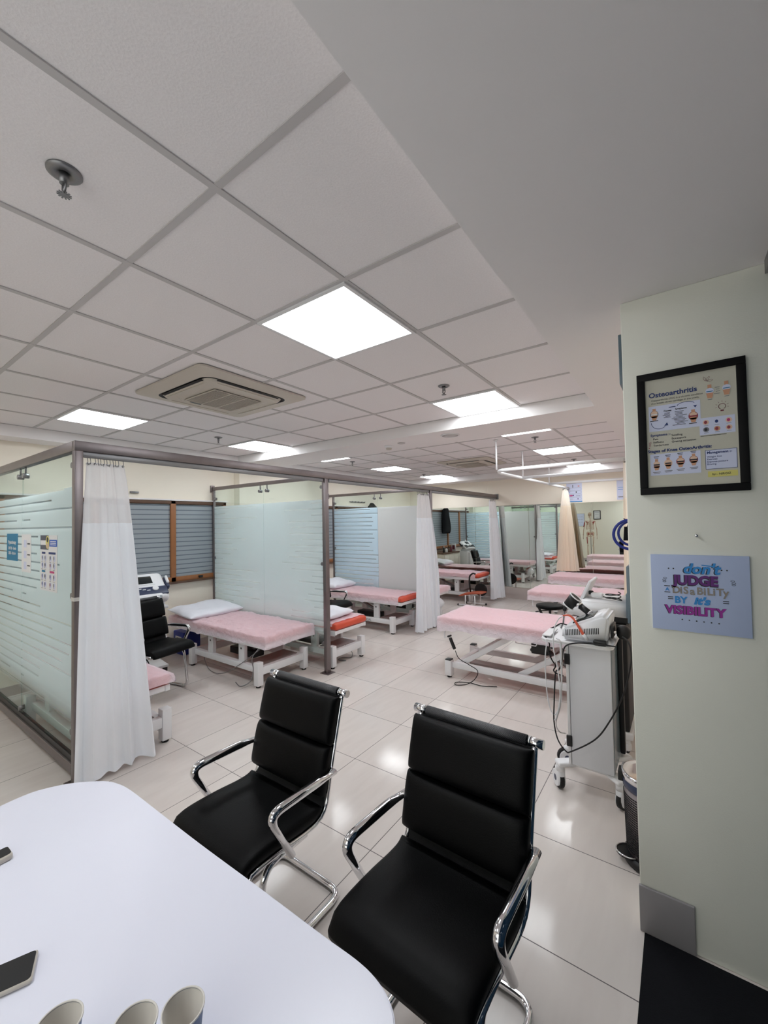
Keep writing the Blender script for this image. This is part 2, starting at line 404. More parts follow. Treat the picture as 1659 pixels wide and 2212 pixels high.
struct(MB().bx(XR, XR+.1, 2.25, YB, 0, ZC, 'wall').build('wall_right'))
PX, PY = -.178, 2.022
struct(MB().bx(PX, XR, PY, PY+.23, 0, ZS, 'pillar', bev=.004).build('wall_column'))
struct(MB().bx(XL+.001, XL+.14, 3.84, 5.3, 0, ZS, 'wall').build('wall_pilaster'))
w = struct(MB().bx(XR, XR+.1, YF, 2.02, 0, ZC, 'darkglass').build('window_3'))
MB().bx(XR-.02, XR-.001, YF, 2.0, ZS-.05, ZS-.001, 'dullmetal').build('window_frame', w)
struct(MB().bx(PX-.004, .003, PY-.012, PY-.0005, 0, .185, 'pskirt', bev=.003).build('baseboard_column'))
struct(MB().bx(XL, XR, YB-.014, YB-.0005, 0, .10, 'skirt').bx(XL, XR, YB-.02, YB-.0005, .10, .245, 'skirt').build('baseboard_back'))
struct(MB().bx(XL+.0005, XL+.014, 1.1, 3.84, 0, .1, 'skirt').bx(XL+.0005, XL+.014, 5.3, YB-.02, 0, .1, 'skirt').build('baseboard_left'))
struct(MB().bx(XL, XR-.02, YF+.0005, YF+.014, 0, .1, 'skirt').build('baseboard_front'))
def window(n, y0, y1, mull):
    a = MB(); x0, x1 = XL+.001, XL+.05; z0, z1 = .955, 2.055
    w = struct(MB().bx(x0, x0+.02, y0, y1, z0+.06, z1-.05, 'winfilm').build('window_%d' % n))
    a.bx(x0, x1, y0, y1, z0, z0+.065, 'wood', .006).bx(x0, x1+.02, y0-.02, y1+.02, z0-.025, z0+.004, 'darkwood', .004)
    a.bx(x0, x1, y0, y1, z1-.045, z1, 'darkwood', .005).bx(x0, x1+.012, y0-.02, y1+.02, z1, z1+.02, 'soffit', .003)
    a.bx(x0, x1, y0, y0+.05, z0, z1, 'wood', .006).bx(x0, x1, y1-.05, y1, z0, z1, 'wood', .006)
    for m in mull: a.bx(x0, x1, m-.035, m+.035, z0, z1, 'wood', .006)
    a.build('window_frame', w)
    if mull: MB().bx(x1, x1+.02, mull[-1]+.35, mull[-1]+.41, z0+.02, z0+.05, 'blackplastic', .004).build('window_latch', w)
window(1, 1.10, 3.67, (1.95, 2.87)); window(2, 5.45, 8.0, (6.15, 6.94))
tag(MB().bx(-.166, XR-.02, -.9, 2.005, 0, .006, 'mat').build('door_mat'), 'black floor mat in front of the pale green column', 'mat')

# ------------------------------------------------------------------ ceiling fittings
PANELS = [((-1.729, 1.3145), 'largest square ceiling light panel, nearest of the right-hand row'), ((-1.729, 3.1145), 'square ceiling light panel against the first white bulkhead, behind a sprinkler head'),
 ((-4.729, 1.3145), 'square ceiling light panel above the near corner of the cubicle frame'), ((-4.729, 3.1145), 'square ceiling light panel left of the bulkhead, beyond the nearer air conditioner'),
 ((-1.729, 4.34), 'ceiling light panel right of the round speaker, showing only as a thin strip'), ((-1.729, 6.14), 'square ceiling light panel above the hanging white curtain rail'), ((-1.729, 7.94), 'farthest right ceiling light panel, by the back wall bulkhead'),
 ((-4.729, 4.34), 'ceiling light panel over the cubicles showing as a thin strip behind the bulkhead'), ((-4.729, 6.14), 'square ceiling light panel left of the farther air conditioner'), ((-4.729, 7.94), 'farthest left ceiling light panel, by the back wall bulkhead'),
 ((-1.729, -.4855), 'ceiling light panel over the meeting table, out of the picture'), ((-4.729, -.4855), 'ceiling light panel over the open floor left of the table, out of the picture')]
lp = None
for (x, y), lab in PANELS:
    if lp is None:
        lp = thing('ceiling_light', lab, 'ceiling light', (x+.3, y+.3, ZC-.0055), 0, 'square ceiling light panels')
        f = MB()
        for a, b, c, d in ((-.296, .296, -.296, -.278), (-.296, .296, .278, .296), (-.296, -.278, -.278, .278), (.278, .296, -.278, .278)): f.bx(a, b, c, d, -.008, 0, 'white')
        f.build('frame', lp); MB().bx(-.278, .278, -.278, .278, -.005, -.001, 'panel').build('diffuser', lp)
    else: dup(lp, (x+.3, y+.3, ZC-.0055), 0, lab)
def aircon(loc, lab):
    t = thing('air_conditioner', lab, 'air conditioner', loc, 0, 'square cassette air conditioners in the ceiling')
    h = .465; p = MB()
    o = rrect(-h, h, -h, h, .05); i1 = rrect(-.36, .36, -.36, .36, .09); n = len(o)
    def ring(a, za, b, zb, m): p.add([(x, y, za) for x, y in a]+[(x, y, zb) for x, y in b], [(k, (k+1) % n, n+(k+1) % n, n+k) for k in range(n)], m, False)
    ring(o, 0, o, -.012, 'acbeige'); ring(o, -.012, i1, -.026, 'acbeige')
    i2 = rrect(-.345, .345, -.345, .345, .085); ring(i1, -.026, i2, -.018, 'acdark'); i3 = rrect(-.335, .335, -.335, .335, .08); ring(i2, -.018, i3, -.022, 'acdark')
    ring(i3, -.022, rrect(-.32, .32, -.32, .32, .075), -.04, 'acbeige'); i4 = rrect(-.25, .25, -.25, .25, .05); ring(rrect(-.32, .32, -.32, .32, .075), -.04, i4, -.044, 'acbeige')
    p.add([(x, y, -.043) for x, y in i4], [tuple(range(n))], 'acbeige'); p.build('casing', t)
    for k in range(4):
        T = Matrix.Rotation(k*PI/2, 4, 'Z'); q = MB()
        q.add([(-.25, .275, -.0415), (.25, .275, -.0415), (.27, .345, -.0295), (-.27, .345, -.0295)], [(0, 1, 2, 3)], 'acdark', False, T)
        q.box((0, .312, -.042), (.5, .004, .006), 'acbeige', T); q.build('louver', t)
    gr = MB(); gr.box((0, 0, -.046), (.40, .40, .004), 'acdark')
    for k in range(22): gr.box((-.2+.4*k/21, 0, -.050), (.0062, .40, .004), 'acbeige')
    for k in range(4): gr.box((0, -.2+.4*k/3, -.0505), (.41, .008, .006), 'acbeige')
    gr.build('grille', t); MB().box((-.225, -.1, -.0465), (.02, .09, .003), 'screen').build('sensor_window', t)
aircon((-2.895, 1.89, ZC-.0055), 'beige ceiling cassette air conditioner, the nearer one, by the largest light')
aircon((-2.91, 6.73, ZC-.0055), 'smaller-looking ceiling cassette air conditioner beyond the white bulkhead')
sp = None
for i, (x, y, lab) in enumerate([(-1.43, .42, 'large-looking sprinkler head nearest the camera, top left of the ceiling'), (-1.43, 2.81, 'sprinkler head just in front of the right-hand light by the bulkhead'),
  (-4.35, 2.77, 'sprinkler head between the two left ceiling lights above the cubicle beam'), (-1.43, 5.26, 'sprinkler head between the strip light and the light over the curtain rail'), (-4.4, 5.26, 'sprinkler head over the cubicles beyond the bulkhead'), (-4.42, 7.66, 'farthest left sprinkler head, beside the last left light'), (-1.43, 7.6, 'farthest right sprinkler head, above the hanging curtain rail')]):
    if sp is None:
        sp = thing('fire_sprinkler', lab, 'sprinkler', (x, y, ZC-.0005), 0, 'ceiling fire sprinklers')
        MB().lathe([(.044, 0), (.044, -.004), (.036, -.009), (.02, -.010), (.018, -.004), (.0, -.004)], mat='dullmetal', n=28).build('escutcheon', sp)
        b = MB().cyl((0, 0, -.002), (0, 0, -.036), .012, 'dullmetal').tube([(.011, 0, -.034), (.013, 0, -.048), (.004, 0, -.062)], .003, 'dullmetal', 8).tube([(-.011, 0, -.034), (-.013, 0, -.048), (-.004, 0, -.062)], .003, 'dullmetal', 8).cyl((0, 0, -.036), (0, 0, -.06), .0028, 'dullmetal', 8).cyl((0, 0, -.06), (0, 0, -.068), .006, 'dullmetal', 10)
        b.build('body', sp)
        d = MB().cyl((0, 0, -.067), (0, 0, -.070), .01, 'dullmetal')
        for k in range(12): d.box((.013, 0, -.0685), (.01, .004, .002), 'dullmetal', Matrix.Rotation(k*PI/6, 4, 'Z'))
        d.build('deflector', sp)
    else: dup(sp, (x, y, ZC-.0005), 0, lab)
def on(px, py, z):
    """point of the horizontal plane z that the photograph shows at (px, py)"""
    d = CAMR.transposed() @ Vector(((px-829.5)/CF, -(py-1106)/CF, 1)); t = (z-CH)/d.z; return Vector((d.x*t, d.y*t, z))
CF, CY, CP, CR, CH = 888.2, .6218, .02834, -.01805, 1.692
_f = Vector((-math.sin(CY)*math.cos(CP), math.cos(CY)*math.cos(CP), math.sin(CP))); _r = Vector((math.cos(CY), math.sin(CY), 0)); _u = _r.cross(_f)
_r2 = _r*math.cos(CR)+_u*math.sin(CR); _u2 = -_r*math.sin(CR)+_u*math.cos(CR)
CAMR = Matrix((_r2, _u2, _f))
a = thing('smoke_detector', 'white smoke detector on the bulkhead between the two ceiling areas', 'smoke detector', on(840, 963, ZS))
MB().lathe([(.05, 0), (.05, -.012), (.046, -.02), (.038, -.028), (.0, -.028)], mat='whiteplastic').build('base', a); MB().lathe([(.033, -.028), (.036, -.036), (.03, -.048), (.0, -.05)], mat='acbeige').build('sensor_head', a)
a = thing('ceiling_speaker', 'flat round grey ceiling speaker on the bulkhead', 'speaker', on(972, 940, ZS))
MB().lathe([(.10, 0), (.10, -.006), (.092, -.010), (.088, -.006), (0.0, -.006)], mat='whiteplastic', n=36).build('rim', a); MB().lathe([(.087, -.006), (.05, -.010), (0, -.011)], mat='tbar', n=36).build('grille', a)
tag(MB().lathe([(.045, 0), (.045, -.006), (.03, -.010), (0, -.010)], mat='tbar').build('ceiling_cover_plate', None, on(867, 957, ZS)), 'small round blank cover plate beside the smoke detector', 'cover plate')

# ------------------------------------------------------------------ cubicle frame, partitions
CX = -3.29
fr = thing('cubicle_surround', 'brushed steel front frame of the cubicles with three posts and long top beam', 'frame', (CX, 0, 0))
MB().bx(-.05, 0, 1.03, 8.97, 2.225, 2.292, 'steel', .003).build('top_beam', fr)
for y0, y1 in ((1.08, 3.42), (3.525, 5.89), (5.965, 8.93)):
    MB().bx(-.04, -.012, y0, y1, 2.185, 2.222, 'dullmetal', .004).build('curtain_track', fr)
for k, (y0, w) in enumerate(((1.03, .05), (3.435, .06), (5.90, .06))):
    po = MB().bx(-.05, 0, y0, y0+w, .006, 2.225, 'steel', .003).build('post', fr)
    MB().bx(-.09, .04, y0-.03, y0+w+.03, 0, .006, 'steel', .002).build('foot_plate', po)
MB().bx(-.07, .02, 8.955, 8.985, 2.19, 2.31, 'dullmetal', .003).build('wall_bracket', fr)
MB().bx(-.051, .0015, 1.028, 1.0815, 1.21, 1.235, 'tape').build('tape_strip', fr)
def partition(y, seam, x0, mats, lab, rail=False, front=False, wallpost=True):
    t = thing('glass_partition', lab, 'partition', (0, y, 0), 0, 'frosted glass partitions between the cubicles')
    if wallpost: MB().bx(x0-.035, x0, -.0175, .0175, .006, 2.27, 'steel', .003).build('wall_post', t)
    if front: MB().bx(XL+.002, CX-.052, -.025, .025, 2.224, 2.292, 'steel', .003).build('top_rail', t)
    else: MB().bx(XL+.03, CX-.052, -.02, .02, 2.226, 2.272, 'steel', .003).build('top_rail', t)
    if wallpost: MB().bx(XL+.001, XL+.03, -.03, .03, 2.20, 2.30, 'steel', .003).build('wall_bracket', t)
    zb = .17
    for (a, b, m) in ((x0+.004, seam-.003, mats[0]), (seam+.003, CX-.058, mats[1])):
        MB().bx(a, b, -.005, .005, zb, 2.222, m).build('glass_pane', t)
    for x in (seam-.07, seam+.07):
        c = MB().cyl((x, 0, 2.235), (x, 0, 2.17), .007, 'dullmetal', 10).cyl((x, -.022, 2.15), (x, .022, 2.15), .021, 'dullmetal', 16); c.build('hanging_clamp', t)
    for x, z in ((CX-.075, 2.13), (CX-.075, 1.24), (CX-.075, .33), (x0+.02, 2.1), (x0+.02, 1.24), (x0+.02, .33), (seam, .2)):
        MB().cyl((x, -.02, z), (x, .02, z), .02, 'dullmetal', 14).build('edge_clamp', t)
    if rail: MB().bx(XL+.002, CX-.052, -.025, .025, .06, .125, 'steel', .003).bx(XL+.002, CX-.052, -.012, .012, .125, .168, 'blackplastic').build('bottom_rail', t)
    return t
aq = (230, 242, 243)
f0a = frost('frosted_film_a', aq, .36, 1.985, .12, .068, -4.9, 1.5, depth=.9); f0b = frost('frosted_film_b', aq, .36, 1.985, .12, .068, -4.5, 1.3, depth=.9)
f1a = frost('frosted_film_c', (238, 249, 250), .32, 1.985, .5, .072, -5.4, .9, depth=.4); f1b = frost('frosted_film_d', (238, 249, 250), .32, 1.985, .5, .072, -4.1, .6, gateinv=True, depth=.4)
f2a = frost('frosted_film_e', (226, 244, 254), .3, 1.985, .5, .075, -4.6, .3, depth=.7); f2b = frost('frosted_film_f', (236, 238, 238), .3, 1.985, .3, stripes=False, opac=.9)
partition(1.055, -4.546, XL+.01, (f0a, f0b), 'near striped frosted glass partition carrying three notices, left of the near curtain', True, True, False)
partition(3.465, -4.423, -5.55, (f1a, f1b), 'striped frosted glass partition behind the bed by the window')
partition(5.93, -4.39, -5.44, (f2a, f2b), 'frosted glass partition, striped pale blue on the left and plain grey on the right')

# ------------------------------------------------------------------ curtains
def curtain(name, lab, top, bot, z0, z1, nf, amp, cm, nm, split=.26, seed=1, hooks=True, hemlift=0.0, track_z=None):
    top = [Vector(p) for p in top]; bot = [Vector(p) for p in bot]; ctr = (top[0]+top[1])/2
    t = thing(name, lab, 'curtain', (ctr.x, ctr.y, 0), 0, None)
    d = (top[1]-top[0]).normalized(); nrm = Vector((d.y, -d.x)); rr = random.Random(seed); ph = rr.random()*6
    def P(u, v):
        a = top[0].lerp(top[1], u); b = bot[0].lerp(bot[1], u); e = v**.8
        p = a.lerp(b, e)
        w = u+.035*math.sin(u*9+ph)+.02*math.sin(u*23+ph*2)+.012*math.sin(v*5+u*12)
        am = amp*(.42+.75*v)*(.72+.4*math.sin(u*7+ph))
        o = am*math.sin(w*2*PI*nf+ph)+.25*am*math.sin(w*4*PI*nf+1.3+v)
        q = p+nrm*o
        return (q.x-ctr.x, q.y-ctr.y, z1+(z0+hemlift*u-z1)*v+.006*math.sin(u*31+ph)*v)
    n = int(nf*14)
    MB().grid(lambda u, v: P(u, split+(1-split)*v), n, 26, cm).build('cloth', t)
    MB().grid(lambda u, v: P(u, split*v), n, 10, nm).build('net_band', t)
    hem = MB().grid(lambda u, v: tuple(Vector(P(u, .985+.014*v))+Vector((nrm.x*.003, nrm.y*.003, 0))), n, 2, cm).build('hem', t)
    if hooks:
        k = max(8, int(nf*3))
        for i in range(k):
            p = Vector(P((i+.5)/k, 0)); h = MB()
            h.tube([p+Vector((0, 0, -.012)), p+Vector((nrm.x*.008, nrm.y*.008, .005)), p+Vector((0, 0, .03))], .0022, 'dullmetal', 6)
            h.tube([p+Vector((d.x*math.cos(q)*.007, d.y*math.cos(q)*.007, -.012+math.sin(q)*.007)) for q in [j*PI/4 for j in range(8)]], .002, 'black', 5, True)
            h.build('curtain_hook', t)
    return t
curtain('cubicle_curtain', 'long white curtain drawn back beside the near cubicle post', [(CX-.028, 1.105), (CX-.028, 1.34)], [(CX+.10, .99), (CX+.09, 1.50)], .035, 2.155, 4.3, .036, 'curtain', 'netting', .20, 3)
curtain('cubicle_curtain', 'bunched white curtain hanging at the far cubicle post', [(CX-.028, 5.56), (CX-.028, 5.875)], [(CX+.02, 5.36), (CX+.05, 6.06)], .03, 2.155, 7, .05, 'curtain', 'netting', .18, 8)
curtain('cubicle_curtain', 'bunched white curtain at the end of the steel beam by the mirrors', [(CX-.028, 8.56), (CX-.028, 8.88)], [(CX+.03, 8.42), (CX+.12, 8.92)], .05, 2.155, 7, .05, 'curtain', 'netting', .18, 12)
curtain('bay_curtain', 'cream curtain hanging from the white rail in front of the back mirrors', [(-1.81, 8.50), (-1.79, 8.80)], [(-1.99, 8.60), (-1.60, 8.68)], .705, 2.30, 7, .045, 'creamcurtain', 'creamnet', .2, 5)
curtain('bay_curtain', 'cream curtain partly hidden behind the column, over the trolleys', [(-.46, 5.00), (-.12, 5.04)], [(-.50, 4.98), (-.06, 5.06)], .35, 2.31, 7, .03, 'creamcurtain', 'creamnet', .2, 6)
# suspended white rail over the right-hand beds
rl = thing('curtain_rail', 'white curtain rail hung from the ceiling over the right-hand beds', 'curtain rail', (-1.9, 5.03, 0))
mid = [Vector((x+1.9, y-5.03, 2.335)) for x, y in ((.15, 5.03), (-1.62, 5.03), (-1.85, 5.07), (-1.905, 5.28), (-1.79, 8.97))]
MB().tube(fillet(mid, .25, 8), .022, 'white', 8, ry=.013).build('rail', rl)
for x, y in ((-1.862, 6.15), (-1.822, 7.51)): MB().tube([(x+1.9, y-5.03, 2.335), (.28+1.9, y-5.03, 2.335)], .02, 'white', 8, ry=.011).build('cross_rail', rl)
for x, y in ((-1.87, 5.09), (-1.862, 6.15), (-1.822, 7.51)):
    MB().cyl((x+1.9, y-5.03, 2.35), (x+1.9, y-5.03, ZC-.006), .011, 'white', 10).cyl((x+1.9, y-5.03, ZC-.016), (x+1.9, y-5.03, ZC-.006), .03, 'white', 14).build('hanger', rl)

# ------------------------------------------------------------------ mirrors, posters
for k, (x0, x1) in enumerate(((-5.06, -3.845), (-3.84, -2.625), (-2.62, -1.405), (-1.40, -.19))):
    tag(MB().bx(x0+.001, x1, YB-.012, YB-.0006, .255, 2.04, 'mirror').build('wall_mirror'), ['tall wall mirror panel at the left end, behind the far cubicle', 'tall wall mirror panel behind the curtain at the end of the beam', 'tall wall mirror panel left of the cream curtain, showing frosted glass', 'tall wall mirror panel right of the cream curtain, showing a skeleton'][k], 'mirror', 'wall mirrors on the back wall')
p = thing('wall_poster', 'white and lilac exercise poster on the back wall above the mirror', 'poster', (-1.705, YB-.001, 2.06))
MB().bx(-.145, .145, -.003, 0, 0, .40, 'paperblue').build('sheet', p); q = MB(); T = Matrix.Translation((0, -.0035, 0)) @ Matrix.Rotation(PI/2, 4, 'X')
q.bx(-.145, .145, -.0045, -.0032, 0, .018, 'inkblue'); q.bx(-.1, -.09, -.0045, -.0032, .375, .385, 'inkdark'); q.bx(-.08, .04, -.0045, -.0032, .376, .383, 'inkgrey')
for z in (.04, .105, .17, .235):
    q.tube([(x, -.004, zz) for x, zz in rrect(-.13, .13, z, z+.05, .024, 3)], .0014, 'inkgrey', 4, True)
q.sph((-.06, -.004, .13), (.035, .002, .016), 'pink').sph((-.02, -.004, .135), (.016, .002, .012), 'inkpurple').sph((-.09, -.004, .2), (.012, .002, .006), 'inkblue').bx(.03, .045, -.0045, -.0032, .18, .215, 'inkdark').bx(-.03, -.02, -.0045, -.0032, .29, .345, 'inkdark').bx(.07, .1, -.0045, -.0032, .31, .325, 'coral').bx(.06, .075, -.0045, -.0032, .05, .075, 'inkpurple').bx(-.08, -.03, -.0045, -.0032, .06, .064, 'inkgrey').bx(.03, .11, -.0045, -.0032, .12, .128, 'inkgrey')
q.build('print', p)
p = thing('wall_poster', 'pale blue poster at the right end of the back wall, half hidden by the column', 'poster', (-.80, YB-.001, 2.06))
MB().bx(-.15, .15, -.003, 0, .01, .39, 'paperblue').build('sheet', p); MB().bx(-.13, -.04, -.0045, -.0032, .055, .07, 'inkgrey').bx(-.13, .1, -.0045, -.0032, .2, .206, 'inkblue').bx(-.13, .08, -.0045, -.0032, .24, .246, 'inkblue').build('print', p)
# notices on the near glass
def notice(name, lab, x0, x1, z0, z1, mat):
    t = thing(name, lab, 'notice', ((x0+x1)/2, 1.0495, z0)); MB().bx((x0-x1)/2, (x1-x0)/2, -.002, 0, 0, z1-z0, mat).build('card', t); return t, Matrix.Translation((0, -.0026, 0)) @ Matrix.Rotation(PI/2, 4, 'X')
# flat print helper: local x right, y up, tiny height order k
def lines(q, x, y, n, w, dy, T, mat='inkgrey', h=.003, seed=0, z=.0004, jitter=.5):
    rr = random.Random(seed)
    for i in range(n): q.box((x+w*(1-jitter*rr.random())/2, y-dy*i, z), (w*(1-jitter*rr.random()), h, .0003), mat, T)
def oval(q, x, y, rx, ry, mat, T, z=.0004, n=20):
    q.add([(x+rx*math.cos(2*PI*k/n), y+ry*math.sin(2*PI*k/n), z) for k in range(n)], [tuple(range(n))], mat, False, T)
def rect(q, x0, x1, y0, y1, mat, T, z=.0004): q.add([(x0, y0, z), (x1, y0, z), (x1, y1, z), (x0, y1, z)], [(0, 1, 2, 3)], mat, False, T)
def stroke(q, pts, r, mat, T, z=.0006, closed=False):
    P = [Vector((p[0], p[1], 0)) for p in pts]; n = len(P)
    for i in range(n if closed else n-1):
        a, b = P[i], P[(i+1) % n]; d = (b-a)
        if d.length < 1e-6: continue
        d.normalize(); s = Vector((-d.y, d.x, 0))*r; a = a-d*r*.5; b = b+d*r*.5
        q.add([(v.x, v.y, z) for v in (a-s, b-s, b+s, a+s)], [(0, 1, 2, 3)], mat, False, T)
t, T = notice('wall_notice', 'blue card headed Physiotherapy stuck on the near glass partition', -4.991, -4.66, 1.425, 1.662, 'teal')
q = MB(); q.text('Physiotherapy', .042, (0, .148, 0), 'paper', T, .0012, 'CENTER'); q.text('CENTER - Gentle', .033, (0, .098, 0), 'paper', T, .001, 'CENTER'); q.text('DESK - DiaCom', .033, (0, .055, 0), 'paper', T, .001, 'CENTER'); q.build('lettering', t)
t, T = notice('wall_notice', 'narrow white notice with three short captions, right of the blue card on the glass', -4.543, -4.292, 1.343, 1.656, 'paper')
q = MB()
for y in (.235, .145, .055): rect(q, .035, .105, y-.004, y+.006, 'inkdark', T); rect(q, -.06, .012, y-.03, y+.032, 'paperblue', T)
q.build('lettering', t)
t, T = notice('wall_notice', 'tall white exercise chart with a blue banner, nearest the post on the glass', -4.05, -3.68, 1.231, 1.650, 'paper')
q = MB(); rect(q, -.185, 0, .31, .419, 'navy', T); rect(q, -.18, -.05, .345, .38, 'paper', T, .0006); oval(q, -.02, .365, .04, .05, 'yellow', T, .0008); oval(q, -.02, .34, .025, .02, 'skelbone', T, .001); oval(q, -.02, .385, .02, .02, 'inkdark', T, .001)
rect(q, .02, .185, .335, .385, 'cardblue', T)
for y in (.372, .36, .348): rect(q, .04, .165, y-.003, y+.003, 'paper', T, .0006)
for x, w, y, m in ((-.11, .08, .285, 'inknavy'), (.08, .15, .285, 'inknavy'), (-.11, .08, .145, 'teal'), (.08, .1, .145, 'pink')): rect(q, x-w/2, x+w/2, y-.008, y+.008, m, T)
rr = random.Random(4)
for j, y in enumerate((.245, .19, .105, .045)):
    for i, x in enumerate((-.14, -.075, .04, .12)):
        m = rr.choice(['inkdark', 'navy', 'inknavy', 'inkgrey', 'redglow']); oval(q, x+.01, y, .022, .024, 'paperblue', T); oval(q, x, y+.004, .011, .015, m, T, .0007); stroke(q, [(x, y), (x+.012*rr.uniform(-1, 1), y-.02)], .0035, m, T); rect(q, x-.022, x+.02, y-.031, y-.028, 'inkgrey', T)
q.build('print', t)
# framed osteoarthritis poster
t = thing('framed_poster', 'black framed poster about knee arthritis on the pale green column', 'framed poster', (.046, PY-.0005, 2.04))
W2, H2 = .172, .249; f = MB()
for a, b, c, d in ((-W2, W2, -H2, -H2+.028), (-W2, W2, H2-.028, H2), (-W2, -W2+.028, -H2+.028, H2-.028), (W2-.028, W2, -H2+.028, H2-.028)): f.bx(a, b, -.022, 0, c, d, 'frameblk', .002)
f.build('frame', t); MB().bx(-W2+.027, W2-.027, -.012, -.004, -H2+.027, H2-.027, 'posterbeige').build('sheet', t)
T = Matrix.Translation((0, -.0123, 0)) @ Matrix.Rotation(PI/2, 4, 'X'); q = MB()
q.text('Osteoarthritis', .0275, (-.132, .148, .001), 'inknavy', T, .0007)
q.text('Osteoarthritis (OA) is a chronic condition', .0098, (-.124, .132, .001), 'inkdark', T); q.text('that breaks down cartilage in the joints.', .0098, (-.124, .12, .001), 'inkdark', T)
rect(q, -.134, .035, .008, .112, 'paperblue', T, .0004)
def knee(x, y, s, mid, T, ring=None):
    if ring: oval(q, x, y, .0145*s, .0165*s, ring, T, .0006)
    rect(q, x-.0055*s, x+.0055*s, y+.006*s, y+.024*s, 'bone', T, .0008); oval(q, x, y+.006*s, .0115*s, .0075*s, 'bonepale', T, .0009)
    oval(q, x, y-.008*s, .0115*s, .006*s, 'bone', T, .0009); q.add([(x-.0105*s, y-.007*s, .0009), (x-.006*s, y-.024*s, .0009), (x+.006*s, y-.024*s, .0009), (x+.0105*s, y-.007*s, .0009)], [(0, 1, 2, 3)], 'bone', False, T)
    rect(q, x-.011*s, x+.011*s, y-.003*s, y+.002*s, mid, T, .0011)
knee(-.115, .078, 1.0, 'paper', T, 'inkgrey'); knee(.012, .052, 1.05, 'boned', T, 'boned')
rect(q, -.13, -.102, .050, .053, 'inkdark', T, .0007); rect(q, -.002, .022, .022, .025, 'inkdark', T, .0007)
q.text('Causes', .009, (-.083, .084, .001), 'inkdark', T, .0003); lines(q, -.083, .078, 5, .026, .0045, T, 'inkdark', .0018, 3, .0008)
q.text('Symptoms', .009, (-.045, .086, .001), 'inkdark', T, .0003); lines(q, -.048, .078, 11, .046, .0053, T, 'inkdark', .0018, 5, .0008)
rect(q, -.065, -.043, .098, .101, 'inknavy', T, .0008)
stroke(q, [(-.038+.028*(1-math.cos(a)), .1+.012*math.sin(a)) for a in [k*PI/9 for k in range(9)]], .001, 'inknavy', T); q.add([(.013, .093, .001), (.025, .093, .001), (.019, .084, .001)], [(0, 1, 2)], 'inknavy', False, T)
stroke(q, [(-.126+.027*(1-math.cos(a)), .044-.027*math.sin(a)) for a in [k*PI/12 for k in range(10)]], .001, 'inknavy', T); q.add([(-.083, .027, .001), (-.069, .028, .001), (-.073, .04, .001)], [(0, 1, 2)], 'inknavy', False, T)
for a in (1.9, 1.05, .15): stroke(q, [(.055+.012*math.cos(a)+.009*math.cos(a)*math.cos(b)-.003*math.sin(a)*math.sin(b), .178+.012*math.sin(a)+.009*math.sin(a)*math.cos(b)+.003*math.cos(a)*math.sin(b)) for b in [k*PI/6 for k in range(12)]], .0005, 'redglow', T, closed=True)
for x, y in ((.065, .14), (.115, .144)):
    rect(q, x-.006, x+.006, y+.006, y+.024, 'bone', T, .0006); oval(q, x, y, .0125, .011, 'paperblue', T, .0008); rect(q, x-.01, x+.01, y-.004, y-.001, 'teal', T, .001); q.add([(x-.011, y-.008, .0009), (x-.007, y-.028, .0009), (x+.007, y-.028, .0009), (x+.011, y-.008, .0009)], [(0, 1, 2, 3)], 'bone', False, T); rect(q, x-.007, x+.007, y-.034, y-.032, 'inkgrey', T)
lines(q, .081, .15, 4, .018, .008, T, 'inkgrey', .002, 9, .0008)
stroke(q, [(.1+.0105*math.cos(a), .074+.0105*math.sin(a)) for a in [-1.1+k*5.34/14 for k in range(15)]], .0008, 'redglow', T)
rect(q, .095, .105, .056, .061, 'redglow', T); 
for k in range(7): a = -.25+k*.6; stroke(q, [(.1+.0155*math.cos(a), .075+.0155*math.sin(a)), (.1+.0205*math.cos(a), .075+.0205*math.sin(a))], .0005, 'redglow', T)
rect(q, .03, .136, -.028, .038, 'paperblue', T, .0005)
for i, x in enumerate((.05, .083, .118)):
    for j, y in enumerate((.02, -.008)):
        oval(q, x, y, .0095, .0095, ['bonepale', 'paperblue', 'bonepale', 'inkgrey', 'bone', 'bonepale'][i+3*j], T, .0007); oval(q, x-.001, y, .005, .006, ['boned', 'inknavy', 'pink', 'inkdark', 'boned', 'boned'][i+3*j], T, .0009); rect(q, x-.007, x+.007, y-.0135, y-.012, 'inkgrey', T, .0008)
rect(q, .032, .11, -.033, -.031, 'inkdark', T)
q.text('Symptoms :-', .0135, (-.13, -.012, .001), 'inknavy', T, .0004)
for s_, x, y in (('Pain', -.122, -.027), ('Stiffness', -.122, -.04), ('Tenderness', -.122, -.053), ('Swelling', -.06, -.018), ('Bonespurs', -.06, -.031), ('Grating sensation', -.06, -.044)): q.text(s_, .011, (x, y, .001), 'inkdark', T, .0001)
stroke(q, [(-.136, -.036), (-.129, -.035), (-.134, -.052)], .0006, 'boned', T, closed=True); oval(q, -.136, -.058, .002, .002, 'boned', T)
q.text('Stages of Knee OsteoArthritis:', .0165, (-.141, -.078, .001), 'inknavy', T, .0006)
rect(q, -.134, .03, -.172, -.085, 'paperblue', T, .0004)
for i, (x, m) in enumerate(((-.113, None), (-.074, 'bonepale'), (-.034, 'boned'), (.008, 'redglow'))):
    knee(x, -.128+.003*i, .95, 'inkdark', T, m); rect(q, x-.009, x+.009, -.097+.003*i, -.0945+.003*i, 'inkdark', T, .0008); rect(q, x-.007, x+.007, -.102+.003*i, -.1*1+.003*i, 'inkdark', T, .0008); rect(q, x-.013, x+.013, -.160+.003*i, -.1575+.003*i, 'inkgrey', T, .0008); rect(q, x-.01, x+.01, -.165+.003*i, -.163+.003*i, 'inkgrey', T, .0008)
rect(q, .044, .138, -.162, -.088, 'inknavy', T, .0004); rect(q, .0455, .1365, -.1605, -.0895, 'paperblue', T, .0006)
